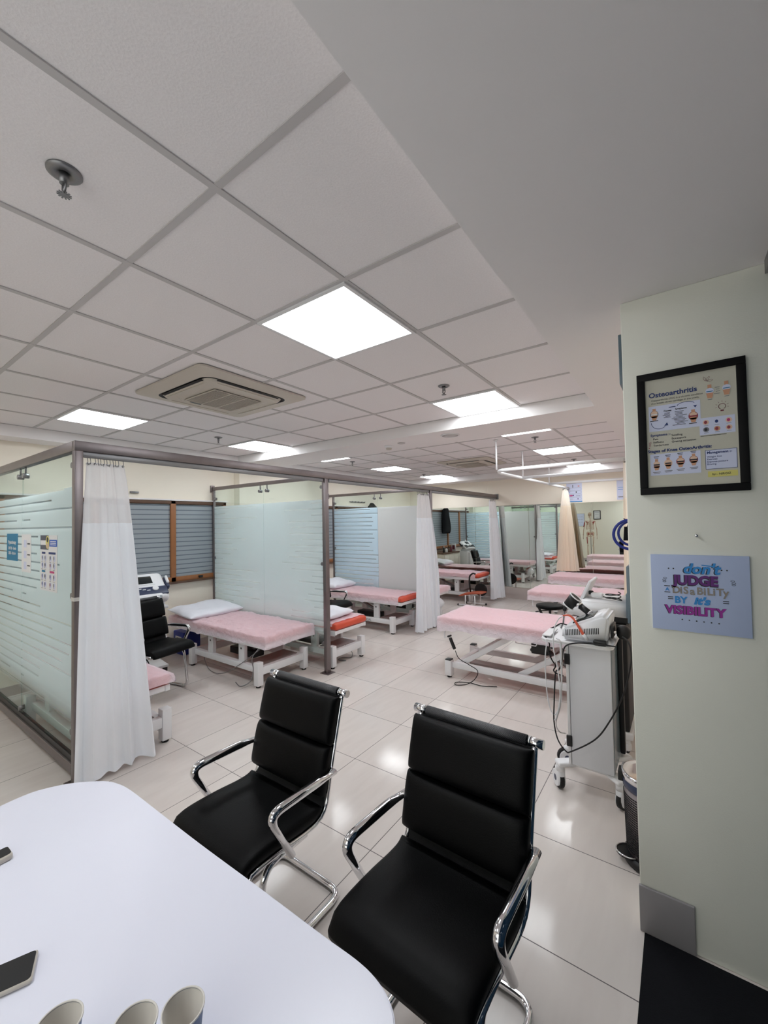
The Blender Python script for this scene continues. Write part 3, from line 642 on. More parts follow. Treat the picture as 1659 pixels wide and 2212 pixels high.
q.text('Management :-', .0125, (.049, -.102, .001), 'inknavy', T, .0004)
for k, s_ in enumerate(('Weight loss', 'Exercise', 'Improve posture', 'Bracing')): q.text(s_, .0092, (.049, -.117-.0095*k, .001), 'inknavy', T, .0001)
rect(q, .05, .138, -.192, -.17, 'yellow', T); q.text('by:- NIRGIZ', .011, (.063, -.185, .001), 'inkdark', T, .0001); q.build('print', t)
# quote board
t = thing('quote_board', 'lavender board hand lettered in blue and purple below the nail on the column', 'sign board', (.053, PY, 1.397))
MB().bx(-.153, .153, -.012, 0, -.15, .15, 'board', .001).build('board', t); T = Matrix.Translation((.004, -.0125, 0)) @ Matrix.Rotation(PI/2, 4, 'X') @ Matrix.Diagonal((1.13, 1.06, 1, 1)); q = MB()
q.text("don't", .052, (-.049, .074, .0006), 'inkdark', T, .0016, shear=.25, sx=.92); q.text("don't", .052, (-.046, .075, .001), 'inkblue', T, .0016, shear=.25, sx=.92); stroke(q, [(.008, .106), (.043, .102)], .002, 'inkblue', T, .0012)
q.text('JUDGE', .048, (-.074, .031, .0006), 'inkdark', T, .0034, sx=.86); q.text('JUDGE', .048, (-.072, .033, .001), 'inkpurple', T, .0022, sx=.86)
x = -.078
for ch, dx in zip('DiSaBiLiTy', (.0225, .0095, .0185, .0185, .0185, .0095, .0155, .0095, .018, .0185)): q.text(ch, .036, (x, -.001-(.002 if ch == 'a' else 0), .001), 'inktaupe', T, .0011, sx=.88); x += dx
q.text('A', .017, (-.0975, .006, .001), 'inkblue', T, .0005); stroke(q, [(-.1, .024), (-.084, .024)], .0013, 'inkdark', T); stroke(q, [(-.1, .001), (-.084, .0005)], .0013, 'inkdark', T)
q.text('BY', .034, (-.072, -.037, .001), 'inkblue', T, .0012, sx=.9); q.text("it's", .036, (-.018, -.037, .001), 'inkblue', T, .0019, shear=.25, sx=1.05)
for s_ in (-1, 1):
    for y in (-.017, -.024): stroke(q, [(.058*s_-.032+.035*(s_ > 0), y-.003*(s_ > 0)), (.058*s_-.018+.035*(s_ > 0), y-.003*(s_ > 0))], .0014, 'inkdark', T)
    for a in (.5, 1.1, 0): stroke(q, [(-.005+s_*(.086+.009*math.cos(a-.3)+.005*math.cos(b)), .046+.009*math.sin(a-.5)*1.4+.0025*math.sin(b)) for b in [k*PI/5 for k in range(10)]], .0005, 'inkdark', T, closed=True)
    for k in (0, 1): oval(q, -.006+s_*(.066+.014*k), .09, .0023, .0023, 'inkdark', T)
q.text('VISIBILITY', .042, (-.101, -.078, .0006), 'inkdark', T, .0018, sx=.91); q.text('VISIBILITY', .042, (-.099, -.077, .001), 'inkmag', T, .0018, sx=.91)
for k in range(6): oval(q, -.052+.02*k, -.098-.0005*k, .0023, .0023, 'inkdark', T)
q.build('lettering', t)
tag(MB().cyl((0, .001, 0), (0, -.02, .003), .004, 'acbeige', 10).sph((0, -.022, .003), .006, 'chrome').build('wall_nail', None, (.053, PY-.001, 1.621)), 'small bare nail in the column above the lavender board', 'nail')
for z0, z1, lab in ((2.275, 2.49, 'small clear acrylic plate on the edge of the column, level with the framed poster top'), (1.25, 1.49, 'small clear acrylic plate on the edge of the column, beside the lavender board')):
    tag(MB().bx(PX-.012, PX, PY+.005, PY+.2, z0, z1, 'blueglass', .002).build('acrylic_plate'), lab, 'plate')
# rings hanging at the column edge
hk = tag(MB().tube([(0, 0, 0), (-.025, 0, 0), (-.03, 0, .008)], .003, 'chrome', 8).build('wall_hook', None, (PX-.0005, PY+.17, 1.682)), 'small metal hook on the column edge holding the blue rings', 'hook')
tt = [(0, math.cos(a), math.sin(a)) for a in [k*2*PI/36 for k in range(36)]]
tag(MB().tube([(.066*b, .0, .066*c) for _, b, c in tt], .0065, 'ringblue', 10, True).build('rubber_ring', None, (PX-.005, PY+.155, 1.622), (0, 0, .1)), 'larger and outer of the two blue rings hanging at the column edge', 'ring', 'blue rings hanging at the column edge')
tag(MB().tube([(.052*b, .0, .055*c) for _, b, c in tt], .0058, 'ringblue', 10, True).build('rubber_ring', None, (PX-.002, PY+.18, 1.627), (0, 0, .1)), 'smaller and inner of the two blue rings hanging at the column edge', 'ring', 'blue rings hanging at the column edge')
p = MB(); p.tube([(0, 0, .03), (.01, -.02, .06), (-.01, -.034, .07)], .002, 'coat', 6); p.cushion(.03, .065, .022, 'coat', lambda a, b, c: (a*(1-.35*b/.0375*.5), c, b), 10); tag(p.build('fabric_pouch', None, (PX-.02, PY+.205, 1.625)), 'small dark pouch hanging inside the blue rings', 'pouch')
# ------------------------------------------------------------------ chairs
PR = bez([(0, -.252, .425), (0, -.236, .447), (0, -.10, .446), (0, .03, .436), (0, .10, .442), (0, .14, .475), (0, .16, .54), (0, .184, .64), (0, .222, .78), (0, .26, .915)], 8)
PL = [0]
for i in range(1, len(PR)): PL.append(PL[-1]+(PR[i]-PR[i-1]).length)
def prof(s):
    s = max(0, min(PL[-1]-1e-6, s)); i = max(k for k in range(len(PL)-1) if PL[k] <= s); t = (s-PL[i])/(PL[i+1]-PL[i]); p = PR[i].lerp(PR[i+1], t); d = (PR[i+1]-PR[i]).normalized()
    return p, Vector((0, -d.z, d.y))
def s_at_z(z): return min((abs(PR[k].z-z), PL[k]) for k in range(len(PR)) if PR[k].y > .12)[1]
def pad(s0, s1, w, th, off, mat, crown=.0):
    def warp(a, b, c):
        p, n = prof((s0+s1)/2+b); k = crown*(1-(2*a/w)**2)
        q = p+n*(off+c+k); return (a, q.y, q.z)
    return MB().cushion(w, s1-s0, th, mat, warp, 26, 6, .32)
def make_chair(lab, loc, rz):
    t = thing('office_chair', lab, 'chair', loc, rz, 'black leather cantilever chairs')
    sb = s_at_z(.475)
    pad(.0, sb, .475, .075, .03, 'leather').build('seat', t)
    pad(s_at_z(.525), s_at_z(.715), .48, .092, .03, 'leather').build('back_cushion', t)
    pad(s_at_z(.715)+.006, PL[-1]-.012, .48, .092, .03, 'leather').build('back_cushion', t)
    b = MB()
    b.grid(lambda u, v: (lambda p, n: (-.225+.45*u, (p+n*-.006).y, (p+n*-.006).z))(*prof(.01+(PL[-1]-.015)*v)), 6, 40, 'meshblk')
    b.grid(lambda u, v: (lambda p, n: (.225-.45*u, (p+n*.006).y, (p+n*.006).z))(*prof(.01+(PL[-1]-.015)*v)), 6, 40, 'meshblk')
    b.build('back_sheet', t)
    for s in (-1, 1):
        MB().tube([(s*.232, prof(PL[-1]*k/30)[0].y, prof(PL[-1]*k/30)[0].z) for k in range(31)], .009, 'chrome', 8, ry=.012).build('side_rail', t)
    p, n = prof(PL[-1]); r = MB().tube([(x, p.y+.004, p.z+.004-.012*(abs(x)/.2)**2*0) for x in (-.205, -.1, 0, .1, .205)], .0185, 'netblk', 14); r.build('top_bar', t)
    for s in (-1, 1):
        MB().cyl((s*.2, p.y+.004, p.z+.004), (s*.262, p.y+.004, p.z+.004), .0165, 'chrome', 16).cyl((s*.214, p.y+.004, p.z+.004), (s*.218, p.y+.004, p.z+.004), .018, 'chrome', 16).build('bar_cap', t)
        a = fillet([(s*.255, .176, .615), (s*.262, .08, .625), (s*.264, -.19, .632), (s*.262, -.075, .425)], .07, 10)
        N = len(a); MB().tube(a, [.0125+.006*min(1, 2.2*max(0, 1-abs(i/N-.55)*2.2)) for i in range(N)], 'chrome', 12, ry=.017).build('armrest', t)
    ba = fillet([(-.205, .05, .405), (-.205, -.16, .405), (-.205, -.215, .02), (-.205, .262, .014), (.205, .262, .014), (.205, -.215, .02), (.205, -.16, .405), (.205, .05, .405)], .07, 8)
    MB().tube(ba, .0135, 'chrome', 12).cyl((-.21, .0, .408), (.21, .0, .408), .012, 'chrome', 10).build('base', t)
    return t
ch = make_chair('black leather chair, left one at the table, its seat partly behind the tabletop', (-1.512, 1.17, 0), .0)
dup(ch, (-.672, 1.225, 0), -.03, 'black leather chair at the rounded table corner, nearest the camera, its whole seat in view')
dup(ch, (-4.44, 2.10, 0), PI/2+.2, 'black leather chair between the two beds by the window, beside the near curtain')
dup(ch, (-4.42, 4.66, 0), PI/2+.15, 'black leather chair mostly hidden behind the middle cubicle post')
dup(ch, (-4.36, 7.36, 0), PI/2-.1, 'black leather chair in the farthest cubicle, seen in the mirror')

# ------------------------------------------------------------------ beds
def bed_frame(t, L, W, z):
    f = MB(); zf = z-.085
    for s in (-1, 1): f.bx(.02, L-.02, s*(W/2-.02)-.018, s*(W/2-.02)+.018, zf-.05, zf, 'white', .004)
    for x in (.04, L*.55, L-.04): f.bx(x-.018, x+.018, -W/2+.04, W/2-.04, zf-.045, zf-.002, 'white', .003)
    f.build('frame', t)
def mattress(t, L, W, z, split=None):
    th = .075
    def seg(x0, x1, nm='mattress'):
        MB().rbox(((x0+x1)/2, 0, z-th/2-.004), (x1-x0, W, th), .028, 'orange', None, 4).build(nm, t)
    if split: seg(0, split-.008); seg(split+.008, L)
    else: seg(0, L)
def bed_fixed(lab, foot, z, W=.60, L=1.95, rz=PI, bx=.16, bl=1.34, split=None, tray=True, text=False):
    t = thing('treatment_bed', lab, 'treatment bed', (foot[0], foot[1], 0), rz, 'white framed treatment beds')
    bw = W/2-.02; b = MB()
    for x in (bx+.035, bx+bl-.035): b.bx(x-.03, x+.03, -bw+.036, bw-.036, .125, .205, 'white', .004)
    for s in (-1, 1): b.bx(bx+.07, bx+bl-.07, s*(bw-.035)-.028, s*(bw-.035)+.028, .135, .20, 'white', .004)
    b.build('base', t)
    for x in (bx+.035, bx+bl-.035):
        for s in (-1, 1):
            l = MB().bx(x-.036, x+.036, s*bw-.036, s*bw+.036, .02, .262, 'white', .005).build('leg', t)
            MB().cyl((x, s*bw, 0), (x, s*bw, .02), .026, 'rubber', 14).build('rubber_foot', l)
    for x in (bx+.37, bx+.97):
        for s in (-1, 1): MB().bx(x-.05, x+.05, s*(bw-.05)-.022, s*(bw-.05)+.022, .20, z-.135, 'white', .004).cyl((x, s*(bw-.026), z-.2), (x, s*(bw-.0255), z-.2), .012, 'blackplastic', 12).build('column', t)
    if tray: MB().bx(bx+.07, bx+.31, -bw+.07, bw-.07, .2005, .21, 'brownplate', .003).build('tread_plate', t)
    MB().bx(bx+.45, bx+.9, -.08, .08, .16, .24, 'blackplastic', .01).tube([(bx+.5, 0, .24), (bx+.8, .02, .38), (bx+.95, .02, z-.14)], .022, 'dullmetal', 10).build('actuator', t)
    bed_frame(t, L, W, z); mattress(t, L, W, z, split)
    if text:
        T = Matrix.Translation((0, bw-.0062, 0)) @ Matrix.Rotation(PI/2, 4, 'X') @ Matrix.Rotation(PI, 4, 'Y'); q = MB()
        x = -(bx+.93); lg = MB(); q.text('Option', .062, (x+.06, .148, .0006), 'coral', T, .001); q.text('MEDICAL', .05, (x+.27, .149, .0006), 'inkgrey', T, .0006)
        lg.tube([(x+.025+.02*math.cos(a), .168+.02*math.sin(a), .0006) for a in [k*PI/8 for k in range(16)]], .003, 'inkgrey', 5, True, T); lg.build('logo', t); q.build('lettering', t)
    return t
def bed_lift(lab, foot, z, W=.72, L=1.9, rz=0):
    t = thing('lift_bed', lab, 'treatment bed', (foot[0], foot[1], 0), rz, 'scissor lift treatment beds along the right')
    bw = W/2-.03; x0, x1 = .07, 1.55; b = MB()
    for s in (-1, 1): b.bx(x0+.06, x1-.06, s*(bw-.02)-.02, s*(bw-.02)+.02, .105, .17, 'white', .004)
    for x in (x0+.09, x1-.09): b.bx(x-.03, x+.03, -bw+.04, bw-.04, .10, .15, 'white', .004)
    b.bx(x0+.15, x1-.15, -.06, .06, .085, .105, 'brownplate', .003)
    b.build('base', t)
    for x in (x0+.03, x1-.03):
        for s in (-1, 1):
            l = MB().bx(x-.037, x+.037, s*bw-.037, s*bw+.037, .022, .185, 'white', .006).build('leg', t)
            MB().bx(x-.034, x+.034, s*bw-.034, s*bw+.034, .185, .198, 'blackplastic', .006).build('end_cap', l)
            MB().cyl((x, s*bw, 0), (x, s*bw, .022), .024, 'rubber', 12).build('rubber_foot', l)
    for xb in (.22, .86):
        for s in (-1, 1):
            a, c = Vector((xb, s*(bw-.07), .15)), Vector((xb+.56, s*(bw-.07), z-.14)); d = c-a
            T = Matrix.Translation((a+c)/2) @ d.to_track_quat('X', 'Z').to_matrix().to_4x4()
            MB().rbox((0, 0, 0), (d.length+.04, .03, .055), .006, 'white', T).build('lift_arm', t)
        MB().cyl((xb+.3, -bw+.06, .15+.54*(z-.29)), (xb+.3, bw-.06, .15+.54*(z-.29)), .016, 'dullmetal', 10).build('cross_tube', t)
    MB().rbox((1.02, -.10, .40), (.17, .10, .11), .012, 'blackplastic').tube([(1.1, -.10, .37), (1.38, -.10, .2)], .026, 'dullmetal', 12).tube([(1.28, -.10, .26), (1.44, -.10, .165)], .036, 'blackplastic', 12).build('actuator', t)
    bed_frame(t, L, W, z); mattress(t, L, W, z)
    g = MB().tube(fillet([(.85, -W/2+.02, z-.13), (.85, -W/2-.005, z-.165), (1.05, -W/2-.005, z-.165), (1.05, -W/2+.02, z-.13)], .012, 4), .005, 'chrome', 8); g.build('handle', t)
    # wired hand control on its hook
    h = MB().tube([(.05, -W/2+.03, z-.135), (.05, -W/2+.03, z-.235), (.12, -W/2+.01, z-.215)], .006, 'white', 8); h.build('hook', t)
    hp = Matrix.Translation((.155, -W/2-.01, z-.255)) @ Matrix.Rotation(-.42, 4, 'Y')
    hc = MB().rbox((0, 0, -.02), (.035, .025, .13), .010, 'blackplastic', hp).rbox((0, 0, .062), (.05, .02, .02), .006, 'blackplastic', hp).build('hand_control', t)
    cp = bez([(.195, -W/2-.01, z-.345), (.24, -W/2-.015, z-.42), (.36, -W/2-.03, z-.46), (.46, -W/2-.045, z-.5), (.44, -W/2-.06, .075), (.36, -W/2-.09, .012), (.27, -W/2-.16, .008), (.24, -W/2-.09, .008), (.36, -W/2-.03, .008), (.5, -W/2-.04, .008), (.64, -W/2+.02, .009)], 8)
    MB().tube(cp, .0042, 'rubber', 7).build('cable', hc)
    return t
def sheet(lab, bed_loc, rz, L, W, z, x0, x1, hang, mat='sheet', seed=1, ends=(True, False), wr=.006):
    """thin cover laid over a mattress from x0 to x1, its edges hanging down"""
    rr = random.Random(seed); o = Vector((rr.random()*50, rr.random()*50, 0)); r = .03; hw = W/2+.006
    xa = x0-(hang if ends[0] else 0); xb = x1+(hang if ends[1] else 0); ya = -hw-hang; nu = max(30, int((xb-xa)/.02)); nv = 60
    def fn(u, v):
        x = xa+(xb-xa)*u; y = ya+(2*-ya)*v; dx = max(0, x0-x if ends[0] else 0, x-x1 if ends[1] else 0); dy = max(0, abs(y)-hw)
        hv = 1+.28*noise.noise(Vector((x*3, (1 if y > 0 else -1)*3, 0))+o)+.12*noise.noise(Vector((x*11, y*2, 2))+o)
        X = min(max(x, x0-.006 if ends[0] else x0), x1+.006 if ends[1] else x1); Yy = min(max(y, -hw), hw); drop = max(dx, dy)*hv
        n = .8*noise.noise(Vector((x*5, y*9, 0))+o)+.6*noise.noise(Vector((x*13+3, y*19+x*6, 0))+o)+.35*noise.noise(Vector((x*31, y*37, 1))+o)
        edge = min(1, drop/.04)
        out = .006+.016*edge*abs(n)+.03*max(0, drop-.085)
        Z = z+.0055+wr*max(-.35, n)*(1-edge)-drop
        k = max(0, (abs(Yy)-(hw-.03))/.03); Z -= .010*k*k*(drop == 0)
        if dy > 0: Yy += math.copysign(out, y)
        if dx > 0: X += -out if x < x0 else out
        return (X, Yy, Z)
    ob = MB().grid(fn, nu, nv, mat).build('bed_sheet', None, (bed_loc[0], bed_loc[1], 0), (0, 0, rz))
    return tag(ob, lab, 'bed sheet', 'thin sheets on the treatment beds')
def pillow(lab, loc, rz, w, h, t, tilt=0, seed=1, mat='pillow', name='pillow'):
    rr = random.Random(seed); o = Vector((rr.random()*40, 0, 0)); T = Matrix.Rotation(tilt, 3, 'Y')
    def warp(a, b, c):
        e = noise.noise(Vector((a*7, b*7, c*8))+o)*.018; q = T @ Vector((a, b, max(-t*.40, c*(1+.3*noise.noise(Vector((a*5, b*5, 1))+o)))+e*(c > 0))); return q
    ob = MB().cushion(w, h, t, mat, warp, 24, 4, .45).build(name, None, loc, (0, 0, rz)); return tag(ob, lab, 'pillow' if name == 'pillow' else 'towel')
BEDS = [
 ('fixed', 'treatment bed just behind the near glass partition, its white foot end showing past the curtain', (-3.30, 1.395), .54, .57, {'bx': .03}),
 ('fixed', 'pink covered treatment bed with a white pillow, under the window against the striped glass', (-3.50, 3.08), .545, .68, {'bx': .10}),
 ('fixed', 'treatment bed with bare orange foot end beside the middle cubicle post', (-3.28, 3.87), .53, .58, {'bx': .05}),
 ('fixed', 'treatment bed with lettering on its base rail, before the grey glass panel', (-3.42, 5.50), .575, .60, {'text': True}),
 ('fixed', 'treatment bed behind the grey glass panel, only its foot corner past the curtain', (-3.33, 6.30), .58, .58, {}),
 ('fixed', 'treatment bed with orange foot end standing along the mirrors in the last cubicle', (-3.42, 8.42), .60, .62, {'split': .55}),
]
beds = [bed_fixed(lab, ft, z, W, **kw) for ty, lab, ft, z, W, kw in BEDS]
def bed_cable(b, pts, r=.005):
    o = Vector(b.location); MB().tube(bez([(-(x-o.x), -(y-o.y), z) for x, y, z in pts], 8), r, 'dullmetal', 7).build('cable', b)
bed_cable(beds[1], [(-3.66, 2.79, .40), (-3.70, 2.73, .30), (-3.69, 2.735, .18), (-3.72, 2.72, .06), (-3.80, 2.66, .008), (-3.95, 2.70, .008)])
bed_cable(beds[1], [(-3.72, 3.0, .42), (-3.9, 2.78, .22), (-4.2, 2.73, .05), (-4.5, 2.75, .01), (-4.8, 2.85, .06), (-4.9, 2.9, .2)], .004)
bed_cable(beds[0], [(-3.40, 1.45, .22), (-3.5, 1.55, .18), (-3.7, 1.6, .08), (-3.9, 1.5, .01)])
bed_cable(beds[2], [(-3.38, 3.85, .21), (-3.36, 3.95, .1), (-3.42, 4.0, .01), (-3.52, 3.95, .008), (-3.50, 3.85, .008), (-3.40, 3.88, .008)], .004)
sheet('pink looking sheet on the bed behind the near glass partition', BEDS[0][2], PI, 1.95, .57, .54, .005, 1.93, .085, seed=2)
sheet('crumpled pink sheet on the bed under the window', BEDS[1][2], PI, 1.95, .68, .545, .005, 1.93, .12, seed=3, wr=.02)
sheet('pale pink sheet ending short of the bare orange bed end by the middle post', BEDS[2][2], PI, 1.95, .58, .53, .05, 1.93, .04, seed=4, ends=(False, False))
sheet('creased pink sheet on the bed with lettering on its rail', BEDS[3][2], PI, 1.95, .60, .575, .06, 1.93, .12, seed=5, ends=(False, False), wr=.012)
sheet('pink sheet on the bed foot that peeps past the far cubicle curtain', BEDS[4][2], PI, 1.95, .58, .58, .005, 1.93, .09, seed=6)
sheet('pink sheet on the bed standing along the mirrors in the last cubicle', BEDS[5][2], PI, 1.95, .62, .60, .07, 1.93, .10, seed=7, ends=(False, False), wr=.014)
pillow('white pillow at the head of the bed under the window', (-5.14, 3.08, .604), 0, .56, .74, .11, .10, 2)
pillow('white folded pillow lying at the orange foot end beside the middle post', (-3.60, 3.84, .587), .1, .36, .50, .09, .05, 3)
pillow('white pillow on the bed before the grey glass panel', (-5.02, 5.5, .645), 0, .46, .56, .13, .1, 4)
pillow('white pillow on the bed that stands along the mirrors', (-5.05, 8.42, .672), 0, .46, .56, .13, .1, 5)
LB = [('nearest pink scissor lift bed on the right, its far end behind the machine trolley', (-2.20, 4.44), .655, .72), ('middle of the three scissor lift beds on the right, behind the round black stool', (-1.84, 6.55), .67, .72), ('farthest of the three scissor lift beds on the right, against the back mirrors', (-1.98, 8.27), .68, .68)]
for lab, ft, z, W in LB: bed_lift(lab, ft, z, W)
for k, ((lab, ft, z, W), l2) in enumerate(zip(LB, ('pink sheet over the nearest lift bed on the right, hanging over its orange edge', 'pink sheet over the middle lift bed on the right, beyond the black stool', 'pink sheet over the farthest lift bed, right in front of the mirrors'))):
    sheet(l2, ft, 0, 1.9, W, z, .005, 1.89, .15, seed=11+k, wr=.009)

# ------------------------------------------------------------------ meeting table and the things on it
t = thing('meeting_table', 'white meeting table with rounded corners filling the lower left', 'table', (-1.15, .2, 0))
ol = [(-1.86, -.30), (-1.89, 0), (-1.912, .30), (-1.925, .45), (-1.905, .52), (-1.86, .585), (-1.78, .652), (-1.72, .676), (-1.64, .686), (-1.45, .688), (-1.2, .690), (-.94, .696), (-.70, .700), (-.60, .703), (-.545, .698), (-.50, .683), (-.465, .655), (-.44, .60), (-.425, .5), (-.41, .3), (-.42, 0), (-.44, -.30), (-.5, -.36), (-1.1, -.40), (-1.8, -.36)]
sm = bez([(x+1.15, y-.2, 0) for x, y in ol]+[(ol[0][0]+1.15, ol[0][1]-.2, 0)], 4)[:-1]
bm = bmesh.new(); vs = [bm.verts.new((p.x, p.y, .722)) for p in sm]; f = bm.faces.new(list(reversed(vs))); r = bmesh.ops.extrude_face_region(bm, geom=[f])
for v in [g_ for g_ in r['geom'] if isinstance(g_, bmesh.types.BMVert)]: v.co.z = .75
bmesh.ops.recalc_face_normals(bm, faces=bm.faces); bmesh.ops.bevel(bm, geom=[e for e in bm.edges if len(e.link_faces) == 2 and e.calc_face_angle(0) > 1.2], offset=.004, segments=2, affect='EDGES')
MB().bm(bm, 'table', None, False).build('tabletop', t)
for x, y in ((-.58, .32), (.52, .32), (-.58, -.42), (.52, -.42)): MB().cyl((x, y, .005), (x, y, .715), .025, 'chrome', 16).cyl((x, y, 0), (x, y, .006), .03, 'rubber', 14).cyl((x, y, .71), (x, y, .7215), .05, 'dullmetal', 16).build('leg', t)
def phone(name, lab, cat, c, rz, w, l, h, side):
    a = thing(name, lab, cat, (c[0], c[1], .7505), rz); MB().rbox((0, 0, h/2), (w, l, h), min(.006, h*.45), side, None, 4).build('case', a); o = rrect(-w/2+.003, w/2-.003, -l/2+.003, l/2-.003, .007); MB().prism(o, h-.0003, h+.0008, 'black').build('screen', a); return a
phone('mobile_phone', 'black phone with pale sides lying on the table at the lower left picture edge', 'phone', (-1.184, .224), -.398, .074, .152, .011, 'acbeige')
phone('remote_control', 'end of a small black remote on the table at the left picture edge', 'remote control', (-1.602, .268), .02, .046, .165, .019, 'acbeige')
def cup(lab, x, y):
    a = thing('paper_cup', lab, 'cup', (x, y, .7505), 0, 'paper cups on the meeting table'); MB().lathe([(.024, 0), (.0255, .002), (.034, .084)], mat='cupblue', n=28, caps=False).build('wall', a); MB().lathe([(.0336, .083), (.0242, .006), (0, .006)], mat='cup', n=28, caps=False).build('inner_lining', a)
    q = MB().tube([(.0345*math.cos(k*PI/14), .0345*math.sin(k*PI/14), .085) for k in range(28)], .0016, 'cup', 6, True); q.build('rim', a)
cup('paper cup standing alone between the phone and the pair of cups', -.902, .262); cup('paper cup left of the touching pair, cut by the bottom picture edge', -.792, .338); cup('paper cup right of the touching pair, its blue side showing', -.745, .398)
def onY(px, py, y):
    d = CAMR.transposed() @ Vector(((px-829.5)/CF, -(py-1106)/CF, 1)); t = y/d.y; return Vector((d.x*t, y, CH+d.z*t))
def ab(mb, name, t):
    o = mb.build(name, t); b = t
    while b: o.location = o.location-Vector(b.location); b = b.parent
    return o
def caster(t, x, y, h=.10, mat='whiteplastic', ang=0):
    T = Matrix.Translation((x, y, 0)) @ Matrix.Rotation(ang, 4, 'Z'); r = h*.41
    c = MB().cyl((0, 0, h*.75), (0, 0, h+.02), .02, mat, 14, None, T).rbox((0, .012, h*.62), (.045, .07, h*.55), .014, mat, T)
    o = ab(c, 'caster', t); q = MB().cyl((-.013, .03, r), (.013, .03, r), r, 'rubber', 22, None, T).cyl((-.0235, .03, r), (.0235, .03, r), r*.8, mat, 18, None, T).cyl((-.0245, .03, r), (.0245, .03, r), r*.3, 'navy', 14, None, T)
    w = q.build('wheel', o); w.location = o.location*0
    return o
# ------------------------------------------------------------------ near machine trolley
t = thing('machine_trolley', 'white wheeled trolley cabinet beside the column, carrying the vented machine', 'trolley', (-.475, 2.9, 0))
x0, x1, y0, y1 = -.596, -.352, 2.75, 3.08
ab(MB().bx(x0+.012, x1-.012, y0+.012, y1, .195, .925, 'panelgrey', .004), 'cabinet', t)
d = ab(MB().bx(x0+.016, x1, y0, y0+.012, .192, .922, 'panelgrey', .003), 'side_panel', t)
ab(MB().bx(x0-.004, x0+.0125, y0, y1, .192, .922, 'white', .003), 'door', t)
ab(MB().bx(x1-.0125, x1+.002, y0+.014, y1, .192, .922, 'blueglass', .003), 'back_panel', t)
ab(MB().bx(x1+.003, x1+.03, y1-.05, y1, .2, .925, 'black', .004), 'rear_column', t)
for z in (.80, .30): ab(MB().bx(x0-.012, x0+.02, y0-.010, y0+.004, z, z+.065, 'blackplastic', .004), 'hinge', t)
tr = MB(); tr.prism(rrect(-.74, -.335, 2.705, 3.13, .05), .930, .942, 'white'); 
tr.tube([(x, y, .945) for x, y in rrect(-.735, -.34, 2.71, 3.125, .05)], .008, 'white', 8, True); ab(tr, 'tray_top', t)
ab(MB().box((-.715, 2.86, .957), (.05, .2, .006), 'white', None), 'side_shelf', t).rotation_euler = (0, 0, 0)
bs = MB().bx(-.57, -.37, 2.79, 3.06, .16, .194, 'white', .01)
for x, y in ((-.655, 2.775), (-.325, 2.765), (-.655, 3.08), (-.325, 3.08)):
    cx, cy = -.475, 2.92; v = Vector((x-cx, y-cy, 0)); a = Matrix.Translation(((x+cx)/2, (y+cy)/2, .166)) @ Matrix.Rotation(math.atan2(v.y, v.x), 4, 'Z'); bs.rbox((0, 0, 0), (v.length+.05, .07, .028), .012, 'white', a); bs.cyl((x, y, .12), (x, y, .165), .026, 'white', 14)
ab(bs, 'wheel_base', t)
for i, (x, y) in enumerate(((-.655, 2.775), (-.325, 2.765), (-.655, 3.08), (-.325, 3.08))): caster(t, x, y, .148, 'whiteplastic', (.6, -.4, 2, 3)[i])
# vented therapy machine on the tray
t = thing('therapy_machine', 'pale grey vented therapy machine with sloping screen on the near trolley', 'therapy machine', (-.49, 2.88, .9535))
bm = bmesh.new(); pl = [(-.617, .955), (-.372, .955), (-.350, 1.10), (-.366, 1.122), (-.40, 1.122), (-.612, 1.022)]
va = [bm.verts.new((x, 2.735, z)) for x, z in pl]; f = bm.faces.new(va); r = bmesh.ops.extrude_face_region(bm, geom=[f])
for v in [g_ for g_ in r['geom'] if isinstance(g_, bmesh.types.BMVert)]: v.co.y = 3.02
bmesh.ops.recalc_face_normals(bm, faces=bm.faces); bmesh.ops.bevel(bm, geom=list(bm.edges), offset=.014, segments=4, affect='EDGES')
ab(MB().bm(bm, 'greyplastic'), 'housing', t)
v = MB()
for k in range(20):
    if k in (9, 10): continue
    v.box((-.59+.0095*k, 2.7348, 1.0+.0016*k), (.004, .003, .036), 'black')
ab(v, 'vent', t)
sl = math.atan2(.1, .212); T = Matrix.Translation((-.50, 2.87, 1.0785)) @ Matrix.Rotation(-sl, 4, 'Y')
ab(MB().rbox((0, 0, 0), (.13, .18, .008), .003, 'screen', T).cyl((-.045, -.06, .004), (-.045, -.06, .014), .014, 'chrome', 16, None, T), 'control_panel', t)
ab(MB().bx(-.3525, -.338, 2.78, 2.92, .985, 1.06, 'blackplastic', .004).cyl((-.345, 2.80, 1.02), (-.325, 2.80, 1.02), .008, 'chrome', 10), 'connector_block', t)
ab(MB().rbox((-.40, 2.715, .968), (.07, .035, .03), .008, 'blackplastic'), 'foot_clip', t)
# coral hose hand piece lying across the machine
a = thing('hose_handpiece', 'coral red hose with a grey tip lying across the vented machine', 'hose', (-.60, 2.72, 1.0))
P = [onY(1216, 1330, 2.70), onY(1228, 1329, 2.70), onY(1239, 1337, 2.70), onY(1250, 1354, 2.705), onY(1260, 1371, 2.715)]
ab(MB().tube(bez(P, 8), [.004+.005*i/32 for i in range(33)], 'coral', 12), 'hose', a); ab(MB().cyl(onY(1259.5, 1370, 2.714), onY(1269, 1383, 2.722), .0095, 'greyplastic', 14), 'tip', a)
P = [onY(1216, 1331, 2.70), onY(1206, 1338, 2.69), onY(1197, 1360, 2.685), onY(1195.5, 1400, 2.68), onY(1204, 1440, 2.68), onY(1210, 1500, 2.68), onY(1203, 1545, 2.68), onY(1198, 1556, 2.68)]
ab(MB().tube(bez(P, 8), .0035, 'greyplastic', 8), 'lead', a)
